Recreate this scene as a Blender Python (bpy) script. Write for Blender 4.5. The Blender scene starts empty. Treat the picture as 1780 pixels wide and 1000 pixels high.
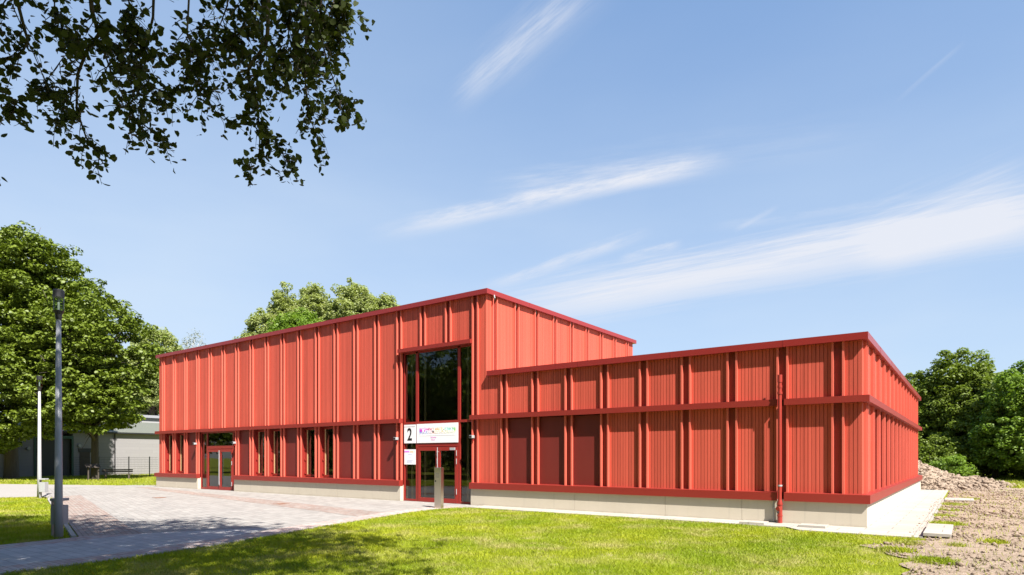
import bpy, math, random
import numpy as np
from mathutils import Vector, noise
C = bpy.context.scene.collection
sc = bpy.context.scene
rad = math.radians

# ---------------------------------------------------------------- camera
CAM = (1.96, -16.966, 1.70); YAW = 0.630694
cam = bpy.data.cameras.new('camera'); co = bpy.data.objects.new('camera', cam); C.objects.link(co)
co.location = CAM; co.rotation_euler = (math.pi/2, 0, YAW)
cam.sensor_width = 36; cam.lens = 1088.66/1780*36
cam.shift_y = (794.94-500)/1780
cam.clip_end = 3000
sc.camera = co

# ---------------------------------------------------------------- world, sun, exposure
SUN_AZ = rad(68)      # from the facade normal (-Y) towards +X
SUN_EL = rad(50.5)
SKY_STRENGTH = 0.052
sc.view_settings.view_transform = 'Standard'; sc.view_settings.look = 'None'
sc.view_settings.gamma = 1; sc.view_settings.use_curve_mapping = False
sc.view_settings.exposure = 1.3
w = bpy.data.worlds.new('World'); sc.world = w; w.use_nodes = True
sdir = Vector((math.sin(SUN_AZ)*math.cos(SUN_EL), -math.cos(SUN_AZ)*math.cos(SUN_EL), math.sin(SUN_EL)))
sl = bpy.data.lights.new('sun', 'SUN'); sl.energy = 5.0; sl.angle = rad(0.55); sl.color = (1, .945, .87)
so = bpy.data.objects.new('sun', sl); C.objects.link(so)
so.rotation_euler = (-sdir).to_track_quat('-Z', 'Y').to_euler()
sc.cycles.diffuse_bounces = 2; sc.cycles.max_bounces = 8; sc.cycles.transparent_max_bounces = 12

def cdir(px, py):     # a direction in the sky
    f = 1088.66; t = (px-890)/f; u = (794.94-py)/f
    v = Vector((t*math.cos(YAW)-math.sin(YAW), t*math.sin(YAW)+math.cos(YAW), u)); return v.normalized()

def world_nodes():
    nt = w.node_tree; N = nt.nodes; L = nt.links; N.clear()
    out = N.new('ShaderNodeOutputWorld'); bg = N.new('ShaderNodeBackground'); L.new(bg.outputs[0], out.inputs[0])
    bg.inputs[1].default_value = SKY_STRENGTH
    sky = N.new('ShaderNodeTexSky'); sky.sky_type = 'NISHITA'; sky.sun_disc = False
    sky.sun_elevation = SUN_EL; sky.sun_rotation = math.pi-SUN_AZ
    sky.air_density = 1.0; sky.dust_density = .5; sky.ozone_density = 2.5
    tc = N.new('ShaderNodeTexCoord')
    def M(op, a, b=None, c=None):
        n = N.new('ShaderNodeMath'); n.operation = op
        for i, v in enumerate((a, b, c)):
            if v is None: continue
            if isinstance(v, (int, float)): n.inputs[i].default_value = v
            else: L.new(v, n.inputs[i])
        return n.outputs[0]
    def dot(vec):
        n = N.new('ShaderNodeVectorMath'); n.operation = 'DOT_PRODUCT'
        L.new(tc.outputs['Generated'], n.inputs[0]); n.inputs[1].default_value = vec; return n.outputs['Value']
    def smooth(v, a, b):
        n = N.new('ShaderNodeMapRange'); n.interpolation_type = 'SMOOTHSTEP'
        L.new(v, n.inputs[0]); n.inputs[1].default_value = a; n.inputs[2].default_value = b
        n.inputs[3].default_value = 0; n.inputs[4].default_value = 1; return n.outputs[0]
    total = None
    # streaks of cirrus: each lies along a great circle between two sky directions
    bands = [((880, 540), (2050, 330), .014, .050, 1.05, 2.5, .5), ((1500, 440), (1790, 330), .03, .06, .45, 2.0, .7),
             ((690, 400), (1230, 285), .004, .020, .85, 7.0, .8), ((870, 330), (1230, 285), .010, .030, .42, 5.0, 1.0),
             ((800, 175), (1010, -10), .006, .026, .45, 5.0, 1.0), ((850, 130), (1060, -60), .03, .05, .16, 4.0, 1.0),
             ((850, 500), (1110, 410), .003, .014, .55, 8.0, .9), ((1080, 450), (1180, 425), .004, .012, .5, 8.0, 1.0),
             ((1280, 400), (1350, 360), .002, .006, .25, 8.0, 1.0), ((1250, 395), (1600, 345), .003, .010, .20, 8.0, 1.0),
             ((1560, 175), (1670, 80), .0012, .004, .14, 4.0, 1.0), ((1000, 300), (1500, 240), .01, .04, .10, 5.0, 1.0)]
    for i, (p, q, w0, w1, amp, ns, nm) in enumerate(bands):
        a = cdir(*p); b = cdir(*q)
        n = a.cross(b).normalized(); t = (b-a).normalized(); mid = (a+b).normalized()
        half = math.acos(max(-1, min(1, a.dot(b))))/2
        # noise stretched along the streak
        cx = N.new('ShaderNodeCombineXYZ')
        d_n = dot(n); d_t = dot(t)
        L.new(M('MULTIPLY', d_n, 85.0), cx.inputs[0]); L.new(M('MULTIPLY', d_t, ns*1.6), cx.inputs[1]); cx.inputs[2].default_value = i*3.7
        no = N.new('ShaderNodeTexNoise'); no.inputs['Scale'].default_value = 1.0; no.inputs['Detail'].default_value = 7
        no.inputs['Roughness'].default_value = .70
        L.new(cx.outputs[0], no.inputs['Vector'])
        wob = M('MULTIPLY', M('SUBTRACT', no.outputs[0], .5), w1*1.1)
        dist = M('ABSOLUTE', M('ADD', d_n, wob))
        across = M('SUBTRACT', 1.0, smooth(dist, w0*.3, w1))
        along = M('SUBTRACT', 1.0, smooth(M('ABSOLUTE', M('SUBTRACT', d_t, t.dot(mid))), half*.55, half*1.25))
        front = smooth(dot(mid), .3, .5)
        tex = M('MULTIPLY_ADD', smooth(no.outputs[0], .25, .70), nm, 1-nm)
        v = M('MULTIPLY', M('MULTIPLY', M('MULTIPLY', across, along), M('MULTIPLY', tex, amp)), front)
        total = v if total is None else M('ADD', total, v)
    # thin high veil, denser near the horizon
    no = N.new('ShaderNodeTexNoise'); no.inputs['Scale'].default_value = 2.2; no.inputs['Detail'].default_value = 5
    mp = N.new('ShaderNodeMapping'); mp.inputs['Scale'].default_value = (1, 1, 3.5); mp.inputs['Rotation'].default_value = (.3, .2, .6)
    L.new(tc.outputs['Generated'], mp.inputs[0]); L.new(mp.outputs[0], no.inputs['Vector'])
    sep = N.new('ShaderNodeSeparateXYZ'); L.new(tc.outputs['Generated'], sep.inputs[0])
    low = M('SUBTRACT', 1.0, smooth(sep.outputs[2], 0.0, .75))
    left = smooth(dot(cdir(-100, 500)), .5, 1.0)
    ahead = smooth(dot(cdir(890, 700)), -.1, .6)
    var = M('MULTIPLY_ADD', smooth(no.outputs[0], .25, .8), .36, .80)
    def blend(fac, a_, col):
        m = N.new('ShaderNodeMixRGB'); L.new(fac, m.inputs[0]); L.new(a_, m.inputs[1]); m.inputs[2].default_value = (*col, 1); return m
    # high blue haze, then the paler haze low down, then the streaks
    mix = blend(M('MULTIPLY', ahead, .26), sky.outputs[0], (3.6, 6.9, 13.0))
    mix = blend(M('MULTIPLY', M('MULTIPLY', M('ADD', M('MULTIPLY', low, .62), M('MULTIPLY', left, .16)), var), ahead), mix.outputs[0], (5.6, 6.5, 7.5))
    mix = blend(M('MINIMUM', total, .92), mix.outputs[0], (6.5, 6.7, 7.3))
    L.new(mix.outputs[0], bg.inputs[0])
world_nodes()

# ---------------------------------------------------------------- helpers
def tag(o, label=None, cat=None, group=None, kind=None):
    if label: o['label'] = label
    if cat: o['category'] = cat
    if group: o['group'] = group
    if kind: o['kind'] = kind
    return o
def empty(name, loc=(0, 0, 0), label=None, cat=None, group=None):
    o = bpy.data.objects.new(name, None); C.objects.link(o); o.location = loc; o.empty_display_size = .3
    return tag(o, label, cat, group)
def root_loc(o):
    v = Vector((0, 0, 0))
    while o is not None: v = v+Vector(o.location); o = o.parent
    return v
class MB:
    def __init__(s): s.v = []; s.f = []
    def quad(s, a, b, c, d): n = len(s.v); s.v += [a, b, c, d]; s.f.append((n, n+1, n+2, n+3)); return s
    def box(s, x0, x1, y0, y1, z0, z1):
        n = len(s.v)
        s.v += [(x0, y0, z0), (x1, y0, z0), (x1, y1, z0), (x0, y1, z0), (x0, y0, z1), (x1, y0, z1), (x1, y1, z1), (x0, y1, z1)]
        s.f += [(n, n+3, n+2, n+1), (n+4, n+5, n+6, n+7), (n, n+1, n+5, n+4), (n+1, n+2, n+6, n+5), (n+2, n+3, n+7, n+6), (n+3, n, n+4, n+7)]
        return s
    def prism(s, pts, z0, z1):
        n = len(s.v); k = len(pts)
        a = sum(pts[i][0]*pts[(i+1) % k][1]-pts[(i+1) % k][0]*pts[i][1] for i in range(k))
        if a < 0: pts = pts[::-1]
        s.v += [(p[0], p[1], z0) for p in pts]+[(p[0], p[1], z1) for p in pts]
        s.f.append(tuple(range(n+k-1, n-1, -1))); s.f.append(tuple(range(n+k, n+2*k)))
        for i in range(k): j = (i+1) % k; s.f.append((n+i, n+j, n+k+j, n+k+i))
        return s
    def tube(s, pts, rs, k=10, caps=True):
        if not isinstance(rs, (list, tuple)): rs = [rs]*len(pts)
        n0 = len(s.v); P = [Vector(p) for p in pts]; ref = None
        for i, p in enumerate(P):
            t = (P[min(i+1, len(P)-1)]-P[max(i-1, 0)])
            if t.length < 1e-9: t = Vector((0, 0, 1))
            t.normalize()
            if ref is None:
                ref = Vector((1, 0, 0)) if abs(t.x) < .8 else Vector((0, 1, 0))
            u = (ref-t*ref.dot(t)).normalized(); ref = u; vv = t.cross(u)
            for j in range(k):
                a = 2*math.pi*j/k; q = p+(u*math.cos(a)+vv*math.sin(a))*rs[i]; s.v.append(tuple(q))
        for i in range(len(P)-1):
            for j in range(k):
                a = n0+i*k+j; b = n0+i*k+(j+1) % k; s.f.append((a, b, b+k, a+k))
        if caps:
            s.f.append(tuple(range(n0+k-1, n0-1, -1))); m = n0+(len(P)-1)*k; s.f.append(tuple(range(m, m+k)))
        return s
    def build(s, name, mat, parent=None, smooth=False, bevel=0, uv=False):
        o0 = root_loc(parent) if parent is not None else Vector((0, 0, 0))
        base = o0
        if parent is None and s.v:
            arr = np.array(s.v); base = Vector(((arr[:, 0].min()+arr[:, 0].max())/2, (arr[:, 1].min()+arr[:, 1].max())/2, arr[:, 2].min()))
        me = bpy.data.meshes.new(name); me.from_pydata([(v[0]-base.x, v[1]-base.y, v[2]-base.z) for v in s.v], [], s.f)
        me.update(); o = bpy.data.objects.new(name, me); C.objects.link(o)
        if mat: me.materials.append(mat)
        if parent is not None: o.parent = parent
        else: o.location = base
        if smooth:
            me.polygons.foreach_set('use_smooth', [True]*len(me.polygons))
        if bevel:
            b = o.modifiers.new('bevel', 'BEVEL'); b.width = bevel; b.segments = 2; b.limit_method = 'ANGLE'
        return o
def pane_mb(x0, x1, y, z0, z1): return MB().quad((x0, y, z0), (x1, y, z0), (x1, y, z1), (x0, y, z1))
def npmesh(name, V, F, mat, parent=None, smooth=False, base=None):
    """V (n,3), F (m,k) constant k"""
    o0 = root_loc(parent) if parent is not None else (Vector(base) if base else Vector((0, 0, 0)))
    V = V-np.array(tuple(o0)); me = bpy.data.meshes.new(name); k = F.shape[1]; m = F.shape[0]
    me.vertices.add(len(V)); me.vertices.foreach_set('co', V.astype(np.float32).ravel())
    me.loops.add(m*k); me.loops.foreach_set('vertex_index', F.astype(np.int32).ravel())
    me.polygons.add(m); me.polygons.foreach_set('loop_start', np.arange(0, m*k, k, dtype=np.int32)); me.polygons.foreach_set('loop_total', np.full(m, k, dtype=np.int32))
    if smooth: me.polygons.foreach_set('use_smooth', np.ones(m, dtype=bool))
    me.update(calc_edges=True); me.materials.append(mat)
    o = bpy.data.objects.new(name, me); C.objects.link(o)
    if parent is not None: o.parent = parent
    else: o.location = o0
    return o
def struct(o, label=None): o['kind'] = 'structure'; return o

# ---------------------------------------------------------------- materials
def mat(name, color, rough=.7, metal=0, spec=.5, sheen=0, coat=0):
    m = bpy.data.materials.new(name); m.use_nodes = True; b = m.node_tree.nodes['Principled BSDF']
    b.inputs['Base Color'].default_value = (*color, 1); b.inputs['Roughness'].default_value = rough
    b.inputs['Metallic'].default_value = metal; b.inputs['Specular IOR Level'].default_value = spec
    if sheen: b.inputs['Sheen Weight'].default_value = sheen; b.inputs['Sheen Roughness'].default_value = .5
    if coat: b.inputs['Coat Weight'].default_value = coat
    return m
class NG:
    def __init__(s, m): s.m = m; s.nt = m.node_tree; s.N = s.nt.nodes; s.L = s.nt.links; s.b = s.N['Principled BSDF']; s.tc = s.N.new('ShaderNodeTexCoord')
    def obj(s): return s.tc.outputs['Object']
    def pos(s):
        g = s.N.new('ShaderNodeNewGeometry'); return g.outputs['Position']
    def mapping(s, src, scale=(1, 1, 1), rot=(0, 0, 0), loc=(0, 0, 0)):
        m = s.N.new('ShaderNodeMapping'); m.inputs['Scale'].default_value = scale; m.inputs['Rotation'].default_value = rot; m.inputs['Location'].default_value = loc
        s.L.new(src, m.inputs[0]); return m.outputs[0]
    def noise(s, vec, scale, detail=4, rough=.55):
        n = s.N.new('ShaderNodeTexNoise'); n.inputs['Scale'].default_value = scale; n.inputs['Detail'].default_value = detail; n.inputs['Roughness'].default_value = rough
        s.L.new(vec, n.inputs['Vector']); return n.outputs[0]
    def ramp(s, fac, stops):
        n = s.N.new('ShaderNodeValToRGB'); e = n.color_ramp.elements
        while len(e) < len(stops): e.new(.5)
        for el, (p, c) in zip(e, stops): el.position = p; el.color = (*c, 1) if len(c) == 3 else c
        s.L.new(fac, n.inputs[0]); return n.outputs[0]
    def mix(s, fac, a, b, mode='MIX'):
        n = s.N.new('ShaderNodeMixRGB'); n.blend_type = mode
        for i, v in enumerate((fac, a, b)):
            if isinstance(v, (int, float)): n.inputs[i].default_value = v
            elif isinstance(v, tuple): n.inputs[i].default_value = (*v, 1)
            else: s.L.new(v, n.inputs[i])
        return n.outputs[0]
    def math(s, op, a, b=0.0):
        n = s.N.new('ShaderNodeMath'); n.operation = op
        for i, v in enumerate((a, b)):
            if isinstance(v, (int, float)): n.inputs[i].default_value = v
            else: s.L.new(v, n.inputs[i])
        return n.outputs[0]
    def color(s, c): s.L.new(c, s.b.inputs['Base Color'])
    def bump(s, h, dist=.01, strength=1):
        n = s.N.new('ShaderNodeBump'); n.inputs['Distance'].default_value = dist; n.inputs['Strength'].default_value = strength
        s.L.new(h, n.inputs['Height']); s.L.new(n.outputs[0], s.b.inputs['Normal'])

RED = (.53, .090, .058)
def wood_red(name, col, board=.09, amp=.27, rough=.55):
    m = mat(name, col, rough, spec=.25); g = NG(m); p = g.pos()
    # every board slightly different; fine vertical grain
    sx = g.N.new('ShaderNodeSeparateXYZ'); g.L.new(p, sx.inputs[0])
    s = g.math('ADD', sx.outputs[0], sx.outputs[1]); fl = g.math('FLOOR', g.math('DIVIDE', s, board))
    wn = g.N.new('ShaderNodeTexWhiteNoise'); wn.noise_dimensions = '1D'; g.L.new(fl, wn.inputs['W'])
    grain = g.noise(g.mapping(p, (60, 60, 1.6)), 1.0, 5, .6)
    stain = g.noise(g.mapping(p, (3.2, 3.2, .35)), 1.0, 4, .6)
    v = g.math('ADD', g.math('MULTIPLY', wn.outputs[0], amp), g.math('ADD', g.math('MULTIPLY', grain, .16), g.math('MULTIPLY', stain, .34)))
    v = g.math('ADD', v, 1-amp/2-.24)
    g.color(g.mix(1.0, col, v, 'MULTIPLY'))
    knots = g.N.new('ShaderNodeTexVoronoi'); knots.inputs['Scale'].default_value = 1; g.L.new(g.mapping(p, (9, 9, 1.7)), knots.inputs['Vector'])
    g.bump(g.math('ADD', grain, g.math('MULTIPLY', g.math('LESS_THAN', knots.outputs['Distance'], .06), -.6)), .003, .6)
    return m
M_clad = wood_red('red_boards', RED)
M_batt = wood_red('red_battens', (.60, .118, .080), 5, 0, .6)
M_recess = mat('red_joint_strip', (.27, .028, .022), .6)
M_fascia = mat('red_coated_metal', (.25, .022, .019), .36, spec=.5, coat=.1)
M_flash = mat('red_sill_metal', (.24, .024, .017), .45, spec=.4)
M_frame = mat('red_window_frame', (.26, .024, .018), .4, spec=.4)
M_blind = mat('red_screen_fabric', (.17, .017, .013), .6, spec=.4)
g = NG(M_blind); g.color(g.mix(g.noise(g.mapping(g.pos(), (2, 2, .35)), 1.0, 3), (.125, .013, .010), (.175, .019, .014)))
M_hinge = mat('hinge_dark_red', (.25, .02, .015), .4)
M_timber = mat('spruce_timber', (.62, .42, .21), .6); g = NG(M_timber); g.color(g.mix(g.noise(g.mapping(g.pos(), (18, 18, 1.2)), 1, 5), (.42, .27, .13), (.60, .42, .22)))
def concrete(name, a, b, scale=1.2, rough=.8):
    m = mat(name, a, rough); g = NG(m); p = g.pos(); n1 = g.noise(p, scale, 6, .6); n2 = g.noise(p, 35, 3, .6)
    g.color(g.mix(g.math('ADD', g.math('MULTIPLY', n1, .75), g.math('MULTIPLY', n2, .25)), a, b)); g.bump(n2, .002, .5); return m
M_plinth = concrete('plinth_concrete', (.47, .415, .33), (.57, .51, .415), 1.6)
g = NG(M_plinth); sz_ = g.N.new('ShaderNodeSeparateXYZ'); g.L.new(g.pos(), sz_.inputs[0]); old_ = g.b.inputs['Base Color'].links[0].from_socket
spl = g.math('MULTIPLY', g.ramp(g.math('ADD', g.math('MULTIPLY', sz_.outputs[2], 4.5), g.math('MULTIPLY', g.noise(g.mapping(g.pos(), (3, 3, 8)), 1, 5, .7), .9)), [(.35, (1, 1, 1)), (.85, (0, 0, 0))]), .55)
run = g.math('MULTIPLY', g.ramp(g.noise(g.mapping(g.pos(), (7, 7, .35)), 1, 4, .6), [(.56, (0, 0, 0)), (.72, (1, 1, 1))]), .28)
g.color(g.mix(run, g.mix(spl, old_, (.30, .25, .185)), (.30, .275, .23)))
M_steel = mat('brushed_steel', (.62, .57, .50), .28, 1)
g = NG(M_steel); g.bump(g.noise(g.mapping(g.pos(), (3, 3, 220)), 1, 3), .001, .5)
M_grey = mat('galvanised_pole', (.22, .23, .25), .5, .2)
g = NG(M_grey); g.color(g.mix(g.noise(g.mapping(g.pos(), (14, 14, 3)), 1, 5), (.27, .28, .31), (.38, .39, .42)))
M_palepole = mat('pale_painted_pole', (.35, .36, .37), .45)
M_black = mat('black_metal', (.018, .018, .022), .45)
M_dark = mat('dark_interior', (.03, .028, .026), .9)
M_white = mat('white_sign_plate', (.82, .82, .84), .35)
M_ink = mat('black_lettering', (.012, .012, .015), .5)
M_whitetxt = mat('white_lettering', (.9, .9, .92), .5)
M_magenta = mat('magenta_lettering', (.65, .25, .55), .5)
M_blue = mat('blue_lettering', (.25, .35, .7), .5)
def glass(name, tint=(.75, .8, .78), trans=.90, ior=1.8):
    m = bpy.data.materials.new(name); m.use_nodes = True; nt = m.node_tree; N = nt.nodes; N.clear()
    out = N.new('ShaderNodeOutputMaterial'); mx = N.new('ShaderNodeMixShader'); tr = N.new('ShaderNodeBsdfTransparent'); gl = N.new('ShaderNodeBsdfGlossy')
    fr = N.new('ShaderNodeFresnel'); fr.inputs['IOR'].default_value = ior
    tr.inputs[0].default_value = (tint[0]*trans, tint[1]*trans, tint[2]*trans, 1); gl.inputs['Roughness'].default_value = .015; gl.inputs[0].default_value = (.95, .97, 1, 1)
    tc = N.new('ShaderNodeNewGeometry'); no = N.new('ShaderNodeTexNoise'); no.inputs['Scale'].default_value = .9; no.inputs['Detail'].default_value = 1
    bp = N.new('ShaderNodeBump'); bp.inputs['Distance'].default_value = .006; bp.inputs['Strength'].default_value = .5
    nt.links.new(tc.outputs['Position'], no.inputs['Vector']); nt.links.new(no.outputs[0], bp.inputs['Height']); nt.links.new(bp.outputs[0], gl.inputs['Normal'])
    nt.links.new(fr.outputs[0], mx.inputs[0]); nt.links.new(tr.outputs[0], mx.inputs[1]); nt.links.new(gl.outputs[0], mx.inputs[2]); nt.links.new(mx.outputs[0], out.inputs[0])
    return m
M_glass = glass('window_glass')
M_lampglass = glass('lamp_glass', (.85, .95, .85), .85, 1.25)
def leafmat(name, c1, c2, trans=.35, scale=1.2, rough=.5):
    m = mat(name, c1, rough, spec=.35); g = NG(m); p = g.pos()
    n = g.noise(p, scale, 3, .6); n2 = g.noise(p, 9, 2, .5)
    col = g.mix(g.math('ADD', g.math('MULTIPLY', n, .5), g.math('MULTIPLY', n2, .5)), c1, c2); g.color(col)
    t = g.N.new('ShaderNodeBsdfTranslucent'); g.L.new(g.mix(1.0, col, (1.15, 1.25, .55), 'MULTIPLY'), t.inputs[0])
    mx = g.N.new('ShaderNodeMixShader'); mx.inputs[0].default_value = trans
    out = [n for n in g.N if n.type == 'OUTPUT_MATERIAL'][0]
    g.L.new(g.b.outputs[0], mx.inputs[1]); g.L.new(t.outputs[0], mx.inputs[2]); g.L.new(mx.outputs[0], out.inputs[0]); return m
def barkmat(name, a, b):
    m = mat(name, a, .9); g = NG(m); n = g.noise(g.mapping(g.pos(), (7, 7, 1.6)), 1, 6, .65); g.color(g.mix(n, a, b)); g.bump(n, .03, .8); return m
M_bark = barkmat('bark', (.05, .040, .030), (.17, .14, .11))
M_barkdark = barkmat('dark_bark', (.030, .024, .020), (.075, .062, .05))

# ---------------------------------------------------------------- ground, lawn, paving, soil
def at(px, dep):      # plan position (metres) of a spot seen at column px, dep metres ahead of the viewpoint
    t = (px-890)/1088.66
    return (CAM[0]+dep*(t*math.cos(YAW)-math.sin(YAW)), CAM[1]+dep*(t*math.sin(YAW)+math.cos(YAW)))
def W(lat, dep):
    return (CAM[0]+lat*math.cos(YAW)-dep*math.sin(YAW), CAM[1]+lat*math.sin(YAW)+dep*math.cos(YAW))
G1 = (.075, .115, .016); G2 = (.15, .185, .028); STRAW = (.32, .28, .12)
def grassground(name):
    m = mat(name, G1, .95, spec=.1); g = NG(m); p = g.pos()
    n = g.noise(p, .45, 5, .6); n2 = g.noise(p, 14, 4, .7); n3 = g.noise(p, 1.1, 5, .65)
    c = g.mix(g.ramp(n, [(.35, (0, 0, 0)), (.65, (1, 1, 1))]), (.13, .17, .010), (.21, .23, .016))
    c = g.mix(g.ramp(g.math('ADD', g.math('MULTIPLY', n3, .75), g.math('MULTIPLY', n2, .25)), [(.50, (0, 0, 0)), (.62, (.8, .8, .8))]), c, STRAW)
    c = g.mix(.5, c, g.mix(1.0, c, g.ramp(n2, [(.2, (.45, .45, .45)), (.8, (1.4, 1.4, 1.4))]), 'MULTIPLY')); g.color(c); g.bump(n2, .03, 1); return m
M_gg = grassground('grass_ground')
MB().quad((-700, -700, 0), (700, -700, 0), (700, 700, 0), (-700, 700, 0)).build('ground', M_gg)['kind'] = 'structure'

def paver(name, c1, c2, c3, bw, bh, rot=0, joint=(.13, .115, .10), ms=.006, stain=.3):
    m = mat(name, c1, .85, spec=.3); g = NG(m); p = g.mapping(g.pos(), rot=(0, 0, rot))
    b = g.N.new('ShaderNodeTexBrick'); g.L.new(p, b.inputs['Vector']); b.inputs['Scale'].default_value = 1
    b.inputs['Color1'].default_value = (0, 0, 0, 1); b.inputs['Color2'].default_value = (1, 1, 1, 1); b.inputs['Mortar'].default_value = (.5, .5, .5, 1)
    b.inputs['Mortar Size'].default_value = ms; b.inputs['Brick Width'].default_value = bw; b.inputs['Row Height'].default_value = bh; b.inputs['Bias'].default_value = 0
    b.inputs['Mortar Smooth'].default_value = .3
    col = g.ramp(b.outputs[0], [(0, c1), (.5, c2), (1, c3)])
    n = g.noise(g.pos(), .8, 6, .65); col = g.mix(1.0, col, g.ramp(n, [(.25, (1-stain,)*3), (.75, (1+stain*.3,)*3)]), 'MULTIPLY')
    n2 = g.noise(g.pos(), 60, 3, .6); col = g.mix(1.0, col, g.ramp(n2, [(.2, (.85,)*3), (.8, (1.12,)*3)]), 'MULTIPLY')
    col = g.mix(b.outputs[1], col, joint); g.color(col); g.bump(g.math('SUBTRACT', g.math('MULTIPLY', n2, .2), b.outputs[1]), .006, .7); return m
M_pavgrey = paver('grey_paving', (.27, .255, .24), (.305, .29, .272), (.34, .325, .305), .30, .20, .27, (.19, .175, .16), stain=.15)
M_pavred = paver('red_paving', (.28, .20, .175), (.34, .275, .24), (.33, .30, .275), .20, .10, .27, (.15, .12, .105))
M_pathgrey = paver('path_grey_paving', (.38, .375, .375), (.43, .42, .42), (.48, .46, .455), .30, .20, .0, (.20, .195, .19), stain=.2)
M_pathred = paver('path_red_paving', (.42, .29, .265), (.49, .39, .355), (.46, .42, .395), .20, .10, 0, (.19, .16, .15))
M_apron = paver('apron_slabs', (.36, .335, .295), (.39, .365, .32), (.42, .39, .345), 1.0, .50, 0, (.20, .185, .16), .010, stain=.12)
M_farpave = concrete('far_path_concrete', (.28, .26, .245), (.33, .31, .29), .6)

def sheet(name, pts, z, m, thick=.02):
    o = MB().prism(pts, z-thick, z).build(name, m); o['kind'] = 'structure'; return o
edge = [(-9.05, -30), (-9.25, -18), (-9.43, -14.0), (-9.45, -12.5), (-9.75, -10.8), (-10.15, -9.4), (-10.85, -7.3), (-11.33, -5.4), (-11.85, -3.6), (-12.05, -2.2), (-12.0, -1.4), (-11.75, -.95)]
def off(pts, d):   # offset a polyline to its left (-X side)
    r = []
    for i, p in enumerate(pts):
        a = pts[max(0, i-1)]; b = pts[min(len(pts)-1, i+1)]; tx, ty = b[0]-a[0], b[1]-a[1]; l = math.hypot(tx, ty)
        r.append((p[0]-ty/l*d, p[1]+tx/l*d))
    return r
# plaza in front of the school and the path leading to it
plaza = [(-11.6, -.9), (-11.6, .6)]+[(-39.0, .6), (-38.9, -4.6), (-29.3, -7.05), (-27.3, -7.72), (-13.2, -11.68), (-13.02, -13.1), (-12.4, -30)]+edge
sheet('paving', plaza, .014, M_pavgrey, .03)
inner = off(edge, .62)
sheet('path_edge_paving', edge+inner[::-1], .020, M_pathred, .01)
lft = [(-12.4, -30), (-13.02, -13.1), (-13.2, -11.68)]
pa = off(edge, .625)[:6]
sheet('path', [(-11.75, -30), (-12.35, -13.0), (-12.75, -10.6)]+[(-11.5, -8.2)]+pa[::-1], .020, M_pathgrey, .01)
sheet('path_left_edge_paving', [(-12.4, -30), (-13.02, -13.1), (-13.2, -11.68), (-13.3, -11.66), (-12.755, -10.6), (-12.355, -13.0), (-11.755, -30)], .020, M_pathred, .01)
sheet('plaza_border_paving', [(-13.3, -11.65), (-12.76, -10.6), (-13.7, -10.42), (-28.9, -6.1), (-29.9, -5.8), (-29.3, -7.05), (-27.3, -7.71)], .020, M_pavred, .01)
sheet('plaza_line_paving', [(-11.9, -5.2), (-12.1, -3.9), (-35.6, -.5), (-35.6, -1.1)], .0185, M_pavred, .008)
# far path
sheet('far_path', [(-36.2, .65), (-39.005, .65), (-38.905, -4.6), (-29.3, -7.06), (-31.5, -9.6), (-60, -14), (-60, -9.5)], .010, M_farpave, .03)
# concrete kerb round the left lawn
def strip(name, pts, wd, z0, z1, m):
    a = off(pts, wd/2); b = off(pts, -wd/2); mb = MB(); 
    for i in range(len(pts)-1):
        mb.prism([a[i], a[i+1], b[i+1], b[i]], z0, z1)
    o = mb.build(name, m); o['kind'] = 'structure'; return o
M_kerb = concrete('kerb_concrete', (.28, .265, .24), (.35, .33, .30), 2)
strip('kerb', [(-31.4, -9.6), (-29.38, -7.14), (-27.35, -7.79), (-13.25, -11.76)], .09, -.05, .045, M_kerb)
strip('lawn_kerb', off(edge, -.04), .05, -.05, .022, M_kerb)
# slabs round the low wing
sheet('apron_paving', [(-11.6, .2), (-11.6, -.90), (-1.6, -.92), (-1.2, -1.42), (1.10, -1.45), (1.10, 21.6), (-.35, 21.6), (-.35, .2)], .030, M_apron, .05)
strip('apron_kerb', [(1.145, -1.45), (1.145, 13.4)], .06, -.05, .040, M_kerb)
# ------- bare soil to the right
def soilmat():
    m = mat('bare_soil', (.36, .27, .20), .95, spec=.15); g = NG(m); p = g.pos()
    n = g.noise(p, 1.3, 6, .7); n2 = g.noise(p, 22, 5, .7); n3 = g.noise(p, 4, 5, .7)
    c = g.mix(g.ramp(n3, [(.3, (0, 0, 0)), (.7, (1, 1, 1))]), (.24, .175, .125), (.43, .34, .26)); c = g.mix(g.ramp(n, [(.4, (0, 0, 0)), (.65, (.7, .7, .7))]), c, (.35, .275, .21))
    c = g.mix(1.0, c, g.ramp(n2, [(.25, (.6,)*3), (.75, (1.2,)*3)]), 'MULTIPLY')
    g.color(c); g.bump(n2, .04, 1); return m
M_soil = soilmat()
def fbm(x, y, o=5, s=1.0, seed=0):
    v = 0; a = 1
    for i in range(o): v += a*noise.noise(Vector((x*s+seed, y*s-seed, i*7.3))); s *= 2.05; a *= .55
    return v
def soil_edge_x(y):      # X where soil begins
    return float(np.interp(y, [-14, -8, -6.4, -4.7, -3.4, -2.4, -1.5], [2.6, 1.7, 1.35, 1.0, .45, .75, 1.19]))+(.10*math.sin(y*2.3)+.09*math.sin(y*6.1) if y < -1.6 else 0)
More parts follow.
